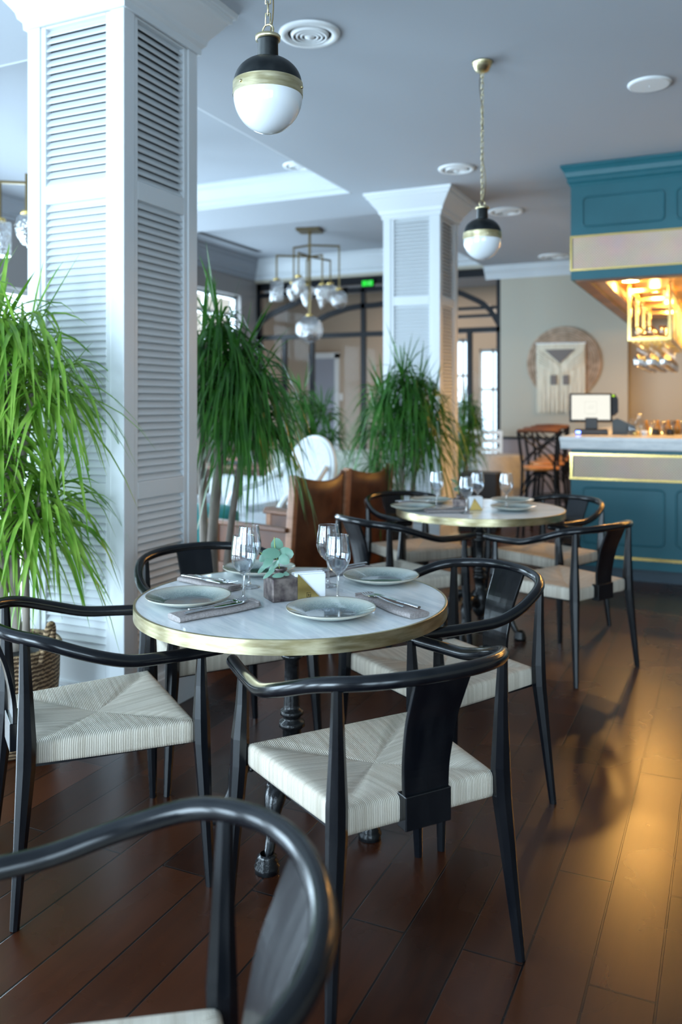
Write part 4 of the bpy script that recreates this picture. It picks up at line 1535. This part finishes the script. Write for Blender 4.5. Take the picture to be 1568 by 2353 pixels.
b = MB()
trim_rect(b, BX - .004, XR - .05, zc0 - .014, zc1 + .012, .018, BY - .006)
b.box(BX - .012, BX, BY, YE, zc0 - .014, zc0 + .004); b.box(BX - .012, BX, BY, YE, zc1, zc1 + .012)
b.box(BX - .004, XR - .05, BY - .012, BY, .168, .192)
b.build('brass_trim', M['brass_gold'], bar)


def rr_mould(mb, x0, x1, z0, z1, y, r=.035, t=.007):
    pts = []
    for cx, cz, a0 in ((x1 - r, z1 - r, 0), (x0 + r, z1 - r, 90), (x0 + r, z0 + r, 180), (x1 - r, z0 + r, 270)):
        for k in range(6):
            a = radians(a0 + k * 18)
            pts.append((cx + r * cos(a), y, cz + r * sin(a)))
    mb.tube(pts, t, 6, closed=True)


x = BX + .09
seq = [.56, .135]
i = 0
while x < 2.6:
    wd = seq[i % 2] * S
    b = MB(); rr_mould(b, x, x + wd, .265 * S, .665 * S, BY - .002)
    b.build('panel_moulding', M['teal'], bar)
    x += wd + .085
    i += 1
top = MB()
pr = [(0, 0), (.10, 0), (.105, -.012), (.10, -.03), (.075, -.034), (.07, -.05), (.058, -.085), (.05, -.095), (.0, -.1)]
top.prism([(BY - o, BZ + d_) for o, d_ in pr] + [(BY + .60, BZ - .1), (BY + .60, BZ)], BX - .07, XR - .05, 'x')
top.prism([(BX - o, BZ + d_ - .0005) for o, d_ in pr] + [(BX + .60, BZ - .1), (BX + .60, BZ - .0005)], BY + .60, YE + .06, 'y')
tag(top.build('marble_worktop', M['bar_marble']), 'pale grey marble worktop with a moulded edge on top of the teal bar', 'worktop')

# canopy over the bar
cz0, cz1 = 2.19 * S, ZC
SZ = cz0 + .09
YC = YB - .02
can = thing('bar_canopy', 'teal panelled canopy with a cane band hanging from the ceiling over the bar', 'canopy', (0, 0, 0))
b = MB()
bw_ = .13
b.box(BX, XR - .05, BY, BY + bw_, cz0, cz1 - .002)
b.box(BX, BX + bw_, BY + bw_, YC, cz0, cz1 - .002)
b.build('fascia', M['teal'], can)
b = MB()
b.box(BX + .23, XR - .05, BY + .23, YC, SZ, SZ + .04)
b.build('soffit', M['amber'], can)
b = MB()
b.box(BX + .03, XR - .05, BY + .02, BY + bw_ - .005, cz0 - .012, cz0); b.box(BX + .02, BX + bw_ - .005, BY + bw_, YC, cz0 - .012, cz0)
b.build('underside_trim', M['walnut'], can)
b = MB()
b.box(BX + bw_, BX + .23, BY + bw_, YC, cz0 + .004, SZ + .04)
b.box(BX + .23, XR - .05, BY + bw_, BY + .23, cz0 + .004, SZ + .04)
b.build('inner_lining', M['cane'], can)
zq0, zq1 = 2.265 * S, 2.50 * S
b = MB(); b.box(BX + .015, XR - .05, BY - .006, BY + .001, zq0, zq1); b.box(BX - .006, BX + .001, BY + .015, YC, zq0, zq1); b.build('cane_band', M['cane'], can)
b = MB()
trim_rect(b, BX - .004, XR - .05, zq0 - .012, zq1 + .012, .014, BY - .006)
b.build('brass_trim', M['brass_gold'], can)
x = BX + .09
i = 0
while x < 2.6:
    wd = seq[i % 2] * S
    b = MB(); rr_mould(b, x, x + wd, 2.575 * S, 2.79 * S, BY - .002)
    b.build('panel_moulding', M['teal'], can)
    x += wd + .085
    i += 1
b = MB()
pr = [(0, 0), (.07, 0), (.07, -.02), (.06, -.03), (.045, -.055), (.035, -.09), (.025, -.10), (.025, -.13), (.012, -.14), (0, -.165)]
zz = ZC - .003
b.prism([(BY - o, zz + d_) for o, d_ in pr], BX - .0, XR - .05, 'x')
vs = []
for o, d_ in pr: vs += [(BX - o, BY - o, zz + d_), (BX, BY - o, zz + d_), (BX - o, YC, zz + d_)]
fs = []
for k in range(len(pr) - 1):
    a = 3 * k
    fs += [(a, a + 3, a + 4, a + 1), (a, a + 2, a + 5, a + 3)]
b._add(vs, fs, 0, False)
b.build('cornice', M['teal'], can)

# downlights in the canopy
LP = [(-.78, 7.62), (-.64, 8.38), (-.6, 9.7), (.45, 7.6), (.45, 9.0), (1.8, 7.6), (1.8, 9.0)]
for k, (x, y) in enumerate(LP):
    t = MB()
    t.lathe([(.085, 0), (.085, -.012), (.075, -.014), (.072, -.004)], 24)
    t.lathe([(.072, -.006), (.001, -.006)], 24, mi=1)
    o = t.build('downlight', [M['brass_gold'], M['lamp']])
    o.location = (x, y, SZ)
    nm = ['nearest the front left corner of the bar canopy', 'halfway along the left of the bar canopy', 'at the rear left of the bar canopy', 'over the front middle of the bar', 'over the middle of the bar', 'at the front right of the bar canopy', 'at the rear right of the bar canopy'][k]
    tag(o, 'round glowing warm downlight ' + nm, 'downlight', 'warm downlights under the bar canopy')
    spot((x, y, SZ - .05), 16, (1.0, 0.52, 0.14))

# hanging glass rack
ra = onY(1447, 700, 7.4 * S); rb_ = onY(1540, 700, 7.4 * S)
rx0, rx1 = ra.x, rb_.x
rz1, rz0 = 2.232 * S, 1.80 * S
ry0, ry1 = 7.4 * S, 9.3 * S
rack = thing('hanging_glass_rack', 'polished brass cage rack hanging from the bar canopy', 'glass rack', (rx0, ry0, rz0))
rw, rh, rl = rx1 - rx0, rz1 - rz0, ry1 - ry0
b = MB()
t_ = .03
for y in (0, rl / 3, 2 * rl / 3, rl):
    b.box(-t_ / 2, t_ / 2, y, y + t_, 0, SZ - rz0); b.box(rw - t_ / 2, rw + t_ / 2, y, y + t_, 0, SZ - rz0)
    b.box(t_ / 2, rw - t_ / 2, y, y + t_, 0, t_); b.box(t_ / 2, rw - t_ / 2, y, y + t_, rh - t_, rh)
for x in (0, rw):
    for z in (0, rh - t_): b.box(x - t_ / 2, x + t_ / 2, t_, rl, z, z + t_)
b.build('frame', M['brass_gold'], rack, bevel=.002)
b = MB()
for k in range(7):
    x = .03 + k * (rw - .06) / 6
    b.box(x - .004, x + .004, .03, rl, -.012, 0)
b.build('stem_rails', M['brass_gold'], rack)
b = MB(); b.box(.0, rw, .03, rl, .03, .036); b.build('shelf', M['glass'], rack)
# upside-down stemware below, upright tumblers on the shelf
hg = thing('hanging_wine_glass', 'wine glass hanging upside down under the brass bar rack', 'wine glass', (0, 0, 0), 0, 'wine glasses hanging upside down in the bar rack')
b = MB()
b.lathe([(.034, -.001), (.034, -.003), (.006, -.008), (.004, -.09), (.014, -.098), (.032, -.12), (.039, -.15), (.036, -.19), (.032, -.21), (.031, -.21), (.035, -.19), (.038, -.15), (.031, -.121), (.012, -.10), (.001, -.098)], 18)
b.build('bowl_and_stem', M['glass_bar'], hg)
first = True
for j in range(11):
    for i in range(3):
        loc = (rx0 + rw * (.18 + .32 * i), ry0 + .10 + j * .17, rz0 - .012)
        if first: hg.location = loc; first = False
        else: dup(hg, loc, 0, hg['label'])
tb = MB()
tb.lathe([(.001, 0), (.026, 0), (.033, .10), (.0315, .10), (.025, .006), (.001, .006)], 18)
tmb = tb.build('tumbler', M['glass_bar'])
tag(tmb, 'clear tumbler standing on the shelf of the brass bar rack', 'glass', 'tumblers on the bar rack shelf')
first = True
for j in range(7):
    for i in range(3):
        c = tmb if first else tmb.copy()
        if not first: COL.objects.link(c)
        first = False
        c.location = (rx0 + rw * (.2 + .3 * i), ry0 + .12 + j * .27, rz0 + .0362)

# counter things
px0 = W(1.835 + .13, 6.62, BZ)
pos = thing('pos_terminal', 'black touchscreen till with a lit cream screen at the left end of the bar', 'cash register', px0, radians(10))
b = MB(); b.box(-.13, .13, -.06, .09, 0, .045); b.build('base', M['plastic'], pos, bevel=.006)
b = MB(); b.box(-.125, -.09, -.066, -.058, .012, .030); b.build('status_light', M['blue_led'], pos)
b = MB(); b.box(-.05, .05, .0, .05, .045, .14); b.build('neck', M['plastic'], pos, bevel=.006)
b = MB(); b.T = Matrix.Rotation(radians(-10), 4, 'X')
b.box(-.178, .168, -.005, .03, .105, .35); hd = b.build('monitor', M['plastic'], pos, bevel=.008)
b = MB(); b.T = Matrix.Rotation(radians(-10), 4, 'X')
b.box(-.160, .150, -.0075, -.005, .125, .334); sc_ = b.build('screen', M['screen'], hd)
b = MB(); b.T = Matrix.Rotation(radians(-10), 4, 'X')
for (x0, x1, z0, z1) in ((-.055, .045, .175, .179), (-.055, .045, .275, .279), (-.055, -.051, .175, .279), (.041, .045, .175, .279), (-.03, .02, .22, .226), (-.035, .03, .165, .170), (-.02, .03, .24, .244)):
    b.box(x0, x1, -.0088, -.0075, z0, z1)
b.build('screen_mark', M['mark'], hd)
b = MB(); b.T = Matrix.Rotation(radians(-10), 4, 'X')
b.prism([(.168, .33), (.19, .345), (.215, .30), (.215, .19), (.19, .165), (.168, .16)], -.005, .03, 'y')
cr_ = b.build('card_reader', M['plastic'], pos)
b = MB(); b.T = Matrix.Rotation(radians(-10), 4, 'X'); b.lathe([(.001, 0), (.010, 0), (.010, .003), (.001, .003)], 14, (0, 0, 0))
b.v = [Vector((.177 + v.x, -.006 + (v.z), .325 + v.y)) for v in b.v]
b.v = [Matrix.Rotation(radians(-10), 4, 'X') @ v for v in b.v]
b.build('indicator', M['green_led'], cr_)
b = MB()
b.prism([(-.09, 0), (.09, 0), (.09, .07), (-.05, .135), (-.09, .12)], -.08, .08, 'y')
o = b.build('receipt_printer', M['slate'], bevel=.006)
o.location = W(.335 * 6.62, 6.62, BZ); o.rotation_euler = (0, 0, radians(8))
tag(o, 'slate grey wedge-shaped receipt printer beside the till', 'printer')


def lathe_obj(name, prof, m, loc, label, cat, grp=None, seg=24):
    b = MB(); b.lathe(prof, seg)
    o = b.build(name, m); o.location = loc
    return tag(o, label, cat, grp)


def bl(px, d):
    return W((px - 784) / F * d, d, BZ)


lathe_obj('glass_jar', [(.001, 0), (.05, 0), (.055, .05), (.045, .10), (.03, .12), (.032, .135), (.03, .135), (.028, .12), (.001, .12)], M['glass'], bl(1457, 6.5), 'clear glass jar right behind the receipt printer', 'jar')
lathe_obj('carafe', [(.001, 0), (.045, 0), (.05, .05), (.03, .12), (.022, .15), (.028, .17), (.026, .17), (.02, .15), (.001, .14)], M['glass'], bl(1470, 6.62), 'tall clear carafe on the bar left of the black grinders', 'carafe')
lathe_obj('cup', [(.001, 0), (.022, 0), (.03, .04), (.028, .04), (.02, .005), (.001, .005)], M['ceramic'], bl(1482, 6.42), 'tiny white cup at the bar edge below the carafe', 'cup')
lathe_obj('cup', [(.001, 0), (.018, 0), (.024, .03), (.022, .03), (.016, .005), (.001, .005)], M['brass_gold'], bl(1462, 6.42), 'tiny brass cup at the bar edge below the glass jar', 'cup')
for k, px in enumerate((1508, 1541)):
    o = lathe_obj('spice_grinder', [(.001, 0), (.03, 0), (.032, .02), (.026, .045), (.024, .05), (.001, .05)], M['plastic'], bl(px, 6.52), ['squat black grinder on the bar nearer the till', 'squat black grinder on the bar farther from the till'][k], 'grinder', 'black grinders on the bar')
gl0 = None
for k, (px, dd) in enumerate(((1480, 6.85), (1494, 6.75), (1520, 6.78), (1531, 6.9), (1552, 6.75), (1562, 6.85), (1505, 6.95), (1545, 7.0))):
    if gl0 is None:
        b = MB(); b.lathe([(.001, 0), (.03, 0), (.036, .11), (.0345, .11), (.028, .006), (.001, .006)], 18)
        gl0 = b.build('highball_glass', M['glass']); c = gl0
        tag(c, 'clear highball glass among the cluttered glasses on the bar', 'glass', 'highball glasses on the bar top')
    else:
        c = gl0.copy(); COL.objects.link(c)
    c.location = W((px - 784) / F * dd, dd, BZ - .0005 if dd < 6.9 else BZ - .0005)
am0 = None
for k, px in enumerate((1486, 1512, 1536, 1558)):
    loc = bl(px, 6.66)
    if am0 is None:
        b = MB(); b.lathe([(.001, 0), (.022, 0), (.024, .07), (.010, .095), (.010, .12), (.001, .12)], 16)
        am0 = b.build('syrup_bottle', M['amber_liquid']); c = am0
        tag(c, 'small amber syrup bottle in the row on the bar top', 'bottle', 'amber syrup bottles on the bar')
    else:
        c = am0.copy(); COL.objects.link(c)
    c.location = loc
# back bar shelf with a white tray rack
q = onY(1499, 955, 9.9 * S)
bb = thing('back_bar_cabinet', 'low dark back bar cabinet against the warm wall behind the bar', 'cabinet', (q.x, 9.9 * S, 0))
b = MB(); b.box(-.25, 3.2, 0, .45, 0, .92); b.build('body', M['walnut'], bb)
b = MB(); b.box(-.28, 3.23, -.03, .47, .92, .95); b.build('top', M['bar_marble'], bb)
b = MB()
for z in (0, .05, .10):
    b.box(0, .3, 0, .02, z, z + .015)
    b.box(.33, .65, 0, .02, z, z + .015)
for x in (0, .285, .33, .635): b.box(x, x + .015, 0, .02, 0, .115)
b.box(0, .65, 0, .2, -.01, 0)
o = b.build('wire_rack', M['white_wood']); o.location = (q.x, 9.9 * S + .03, .961)
for z_ in ():
    pass
tag(o, 'white slatted rack standing on the back bar cabinet', 'rack')
o.location.z = .961

# bar stools
def make_stool(label):
    t = thing('bar_stool', label, 'stool', (0, 0, 0), 0, 'black cross-back bar stools with wooden seats')
    b = MB()
    b.lathe([(.001, .70), (.17, .70), (.185, .712), (.185, .728), (.17, .738), (.001, .738)], 32); b.build('seat', M['wood_seat'], t)
    for sx in (-1, 1):
        b = MB(); b.tube(smoothpath([(sx * .20, .19, 0), (sx * .165, .15, .40), (sx * .14, .12, .705)], 3), .014, 8); b.build('leg', M['steel'], t)
        b = MB(); b.tube(smoothpath([(sx * .20, -.20, 0), (sx * .17, -.165, .40), (sx * .155, -.15, .72), (sx * .17, -.17, .90), (sx * .19, -.20, 1.09)], 3), .014, 8); b.build('leg', M['steel'], t)
    b = MB()
    b.tube(smoothpath([(-.19, -.20, 1.09), (0, -.235, 1.10), (.19, -.20, 1.09)], 6), .017, 8, flat=1.2)
    b.build('top_rail', M['walnut'], t)
    b = MB()
    for sx in (-1, 1):
        b.tube(smoothpath([(sx * .16, -.16, .76), (sx * .08, -.19, .86), (0, -.20, .92), (-sx * .09, -.215, .99), (-sx * .18, -.21, 1.07)], 3), .009, 8)
    b.build('cross_back', M['steel'], t)
    b = MB()
    pts = [(.18 * cos(a), .165 * sin(a), .26) for a in [2 * pi * k / 24 for k in range(24)]]
    b.tube(pts, .009, 8, closed=True)
    for sx in (-1, 1):
        b.tube(smoothpath([(sx * .17, -.16, .45), (sx * .12, -.10, .62), (0, -.03, .69)], 4), .008, 6)
        b.tube(smoothpath([(sx * .16, .145, .45), (sx * .12, .10, .62), (0, .03, .69)], 4), .008, 6)
    b.tube(smoothpath([(-.17, -.16, .45), (0, -.15, .66), (.17, -.16, .45)], 5), .008, 6)
    b.build('foot_ring', M['steel'], t)
    return t


st = make_stool('black cross-back bar stool nearest the camera at the left end of the bar')
st.location = W(1.86, 7.87); st.rotation_euler = (0, 0, radians(4))
dup(st, W(2.06, 8.46), radians(-2), 'second cross-back bar stool, behind the nearest one')
dup(st, W(2.25, 9.02), radians(2), 'third cross-back bar stool, half hidden behind the till')
dup(st, W(2.42, 9.55), radians(2), 'farthest cross-back bar stool in the row beside the bar')

# macrame wall hanging
mc = onY(1296, 834, YB)
jd = MB()
R_ = .445 * S
for k in range(14):
    r0 = R_ * (k + .5) / 14
    jd.tube([(r0 * cos(a), -.012, r0 * sin(a)) for a in [2 * pi * i / 48 for i in range(48)]], R_ / 26, 6, closed=True)
jd.tube([(R_ * cos(a), -.012, R_ * sin(a)) for a in [2 * pi * i / 64 for i in range(64)]], .011, 8, closed=True)
o = jd.build('woven_wall_disc', M['jute']); o.location = (mc.x, YB - .008, mc.z)
tag(o, 'round woven jute disc hanging on the cream wall behind the macrame', 'wall decor')
k_ = 10.45 * S / F


def mp(px, py):
    q = onY(px, py, YB - .06)
    return (q.x - mc.x, q.z - mc.z)


mh = thing('macrame_hanging', 'cream macrame wall hanging with a grey triangle in front of the jute disc', 'wall hanging', (mc.x, YB - .06, mc.z))
b = MB()
a0, a1 = mp(1232, 790), mp(1347, 788)
b.tube([(a0[0], 0, a0[1]), (a1[0], 0, a1[1])], .011, 8); b.build('rod', M['white_wood'], mh)
b = MB()
x0, x1 = a0[0] + .01, a1[0] - .01
n = 40
for k in range(n):
    f = (k + .5) / n
    x = x0 + (x1 - x0) * f
    zend = mp(1290, 948)[1] - .02 * sin(k * 2.1) + (.02 if .42 < f < .58 else 0)
    b.tube([(x, 0, a0[1]), (x + .004 * sin(k), .004, (a0[1] + zend) / 2), (x + .008 * sin(k * 1.7), 0, zend)], [.0085, .0085, .007], 6)
b.build('cords', M['macrame'], mh)
b = MB()
tA, tB, tC = mp(1253, 804), mp(1323, 802), mp(1288, 835)
b.prism([tA, tC, tB], -.022, -.008, 'y')
for (l, r_) in (((1267, 862), (1280, 884)), ((1295, 862), (1308, 884))):
    a_, c_ = mp(*l), mp(*r_)
    b.box(a_[0], c_[0], -.022, -.008, c_[1], a_[1])
b.build('grey_motif', M['macrame_grey'], mh)
b = MB()
for s1, s2 in (((1236, 806), (1288, 856)), ((1342, 804), (1290, 856))):
    for j in range(6):
        a_ = mp(s1[0], s1[1] + j * 6); c_ = mp(s2[0], s2[1] + j * 3 - 12)
        b.tube([(a_[0], -.012, a_[1]), (c_[0], -.014, c_[1])], .010, 6)
b.build('diagonal_knots', M['macrame'], mh)

# ================================================================ lounge furniture
def leather_chair(loc, rz, label):
    t = thing('leather_armchair', label, 'armchair', loc, rz, 'cognac leather armchairs with wooden frames')
    t.scale = (.86, .95, .98)
    for sx in (-1, 1):
        b = MB(); b.bar((sx * .33, -.30, 0), (sx * .31, -.36, .94), .045, .055); b.build('post', M['walnut_light'], t, bevel=.006)
        b = MB(); b.bar((sx * .33, .33, 0), (sx * .33, .33, .60), .045, .05); b.build('leg', M['walnut_light'], t, bevel=.006)
        b = MB(); b.bar((sx * .335, -.33, .60), (sx * .335, .38, .61), .07, .03); b.build('armrest', M['walnut'], t, bevel=.008)
        b = MB(); b.bar((sx * .33, -.31, .30), (sx * .33, .34, .30), .03, .09); b.build('side_rail', M['walnut'], t, bevel=.004)
        b = MB(); b.box(sx * .312 - .006, sx * .312 + .006, -.30, .30, .34, .59); b.build('side_panel', M['leather'], t)

    def bk_(u, v):
        x = -.30 + .60 * u
        bow = .07 * (1 - (2 * u - 1) ** 2)
        z = .16 + (.78 + .0 - .05 * (1 - (2 * u - 1) ** 2)) * v
        y = -.315 - .045 * v - bow * (.4 + .6 * v)
        return (x, y, z)
    b = MB(); b.grid(bk_, 14, 8)
    o = b.build('back_panel', M['leather'], t)
    sl = o.modifiers.new('thick', 'SOLIDIFY'); sl.thickness = .022
    b = MB(); b.box(-.30, .30, -.30, .36, .30, .44); b.build('seat_cushion', M['leather'], t, bevel=.03)
    return t


lc = leather_chair(W(-.385, 5.22), dirang(-.816, .577), 'brown leather armchair with its tall back to the dining tables, left one')
dup(lc, W(-.075, 5.78), dirang(-.816, .577), 'brown leather armchair behind and right of the other one, half hidden')


def oval_chair(loc, rz, label):
    t = thing('oval_back_armchair', label, 'armchair', loc, rz, 'white upholstered armchairs')
    b = MB()

    def ring(rx, rz_, n=32): return [(rx * cos(2 * pi * k / n), rz_ * sin(2 * pi * k / n)) for k in range(n)]
    T = Matrix.Translation((0, -.30, .77)) @ Matrix.Rotation(radians(14), 4, 'X')
    b.T = T
    b.prism(ring(.30, .31), -.035, .035, 'y', smooth=True)
    b.build('oval_back', M['white_fabric'], t, bevel=.02)
    b = MB(); b.T = T
    b.tube([(.30 * cos(2 * pi * k / 40), 0, .31 * sin(2 * pi * k / 40)) for k in range(40)], .028, 8, closed=True)
    b.build('back_rim', M['white_wood'], t)
    b = MB(); b.box(-.31, .31, -.26, .34, .33, .47); b.build('seat_cushion', M['white_fabric'], t, bevel=.04)
    for sx in (-1, 1):
        b = MB(); b.tube(smoothpath([(sx * .26, -.26, .85), (sx * .33, -.05, .70), (sx * .34, .20, .64), (sx * .33, .30, .48)], 4), .026, 8); b.build('arm', M['white_wood'], t)
        for sy in (-1, 1):
            b = MB(); b.tube([(sx * .28, sy * .28, .33), (sx * .29, sy * .30, .0)], [.026, .014], 8); b.build('leg', M['white_wood'], t)
    return t


oval_chair(W(-.46, 6.36), dirang(-.75, -.65), 'white oval-back upholstered armchair behind the brown leather armchairs')


def sofa(loc, rz, L, m, label, nm='lounge_sofa'):
    t = thing(nm, label, 'sofa', loc, rz)
    b = MB(); b.box(-L / 2, L / 2, -.40, .38, .12, .36); b.build('base', m, t, bevel=.03)
    for k in range(2):
        b = MB(); b.box(-L / 2 + .12 + k * (L - .24) / 2, -L / 2 + .12 + (k + 1) * (L - .24) / 2 - .01, -.25, .38, .36, .48); b.build('seat_cushion', m, t, bevel=.04)
    b = MB(); b.box(-L / 2 + .05, L / 2 - .05, -.42, -.26, .30, .80); b.tube([(-L / 2 + .03, -.36, .80), (L / 2 - .03, -.36, .80)], .085, 14); b.build('back', m, t, bevel=.02)
    for sx in (-1, 1):
        b = MB(); x = sx * (L / 2 - .07); b.box(x - .06, x + .06, -.38, .38, .14, .58); b.tube([(x, -.38, .58), (x, .40, .58)], .08, 12); b.build('arm', m, t, bevel=.01)
        for sy in (-1, 1):
            b = MB(); b.tube([(sx * (L / 2 - .1), sy * .32, .13), (sx * (L / 2 - .1), sy * .32, 0)], [.025, .018], 8); b.build('leg', M['walnut'], t)
    return t


sofa(W(-.16, 7.85), dirang(-.05, -1), 1.15, M['sage_fabric'], 'pale sage sofa behind the white oval-back armchair')
ws = sofa(W(-.93, 7.05), dirang(-.5, -.86), 1.0, M['white_fabric'], 'low white sofa at the left of the lounge, behind the dracaena trunk')
ws.scale = (1, 1, .78)
b = MB()
b.lathe([(.001, 0), (.30, 0), (.33, .03), (.34, .30), (.33, .56), (.28, .60), (.001, .61)], 32)
o = b.build('velvet_pouf', M['turquoise']); o.location = W(-1.01, 5.78)
tag(o, 'round turquoise velvet pouf behind the trunk of the tall dracaena', 'pouf')
# low console with tray, magazine pile
ct = thing('side_table', 'wooden side table with a black tray, behind the white sofa', 'table', W(-1.15, 8.65), radians(20))
b = MB(); b.box(-.40, .40, -.25, .25,   .66, .70); b.build('table_top', M['walnut'], ct, bevel=.004)
for sx in (-1, 1):
    for sy in (-1, 1):
        b = MB(); b.bar((sx * .36, sy * .21, 0), (sx * .36, sy * .21, .66), .035, .035); b.build('leg', M['walnut'], ct)
b = MB(); b.box(-.18, .18, -.12, .12, 0, .012)
for a in ((-.18, .18, -.12, -.11), (-.18, .18, .11, .12), (-.18, -.17, -.12, .12), (.17, .18, -.12, .12)): b.box(a[0], a[1], a[2], a[3], 0, .045)
o = b.build('serving_tray', M['plastic']); o.location = W(-1.15, 8.65, .7005); o.rotation_euler = (0, 0, radians(20))
tag(o, 'black serving tray on the wooden side table', 'tray')
b = MB(); b.box(-.10, .10, -.07, .07, 0, .05)
o = b.build('pink_box', mat('pink_card', (.6, .25, .22), .6), bevel=.004); o.location = W(-1.15, 8.65, .713); o.rotation_euler = (0, 0, radians(26))
tag(o, 'small pink box lying in the black tray', 'box')

# dining corner glimpsed right of the farther column
tc_ = W(1.86, 9.9)
t = thing('cloth_table', 'small table under a white cloth right of the farther column', 'table', W(1.72, 9.6), .4)
b = MB(); b.lathe([(.001, .74), (.36, .74), (.37, .73), (.40, .30), (.42, .28)], 40, wob=lambda a, z: 1 + (.03 * sin(a * 9) if z < .7 else 0)); b.build('tablecloth', M['white_fabric'], t)
b = MB(); b.lathe([(.03, .74), (.03, .03), (.2, .02), (.2, 0), (.001, 0)], 20); b.build('pedestal', M['iron'], t)
t = thing('white_slat_chair', 'white painted slat-back chair right of the farther column', 'chair', W(1.73, 10.22), radians(190))
for sx in (-1, 1):
    b = MB(); b.bar((sx * .2, -.2, 0), (sx * .2, -.24, 1.0), .04, .04); b.build('leg', M['white_wood'], t)
    b = MB(); b.bar((sx * .2, .2, 0), (sx * .2, .2, .45), .04, .04); b.build('leg', M['white_wood'], t)
b = MB(); b.box(-.22, .22, -.22, .22, .44, .48); b.build('seat', M['white_wood'], t)
b = MB()
for z in (.60, .72, .84, .95): b.box(-.19, .19, -.24, -.22, z, z + .06)
b.build('slats', M['white_wood'], t)
b = MB()
b.box(-.20, .20, -.17, .17, 0, .62)
o = b.build('planter_box', M['pot'], bevel=.005); o.location = W(1.41, 8.55); o.rotation_euler = (0, 0, radians(5))
tag(o, 'tall black planter box standing behind the second marble table', 'planter')
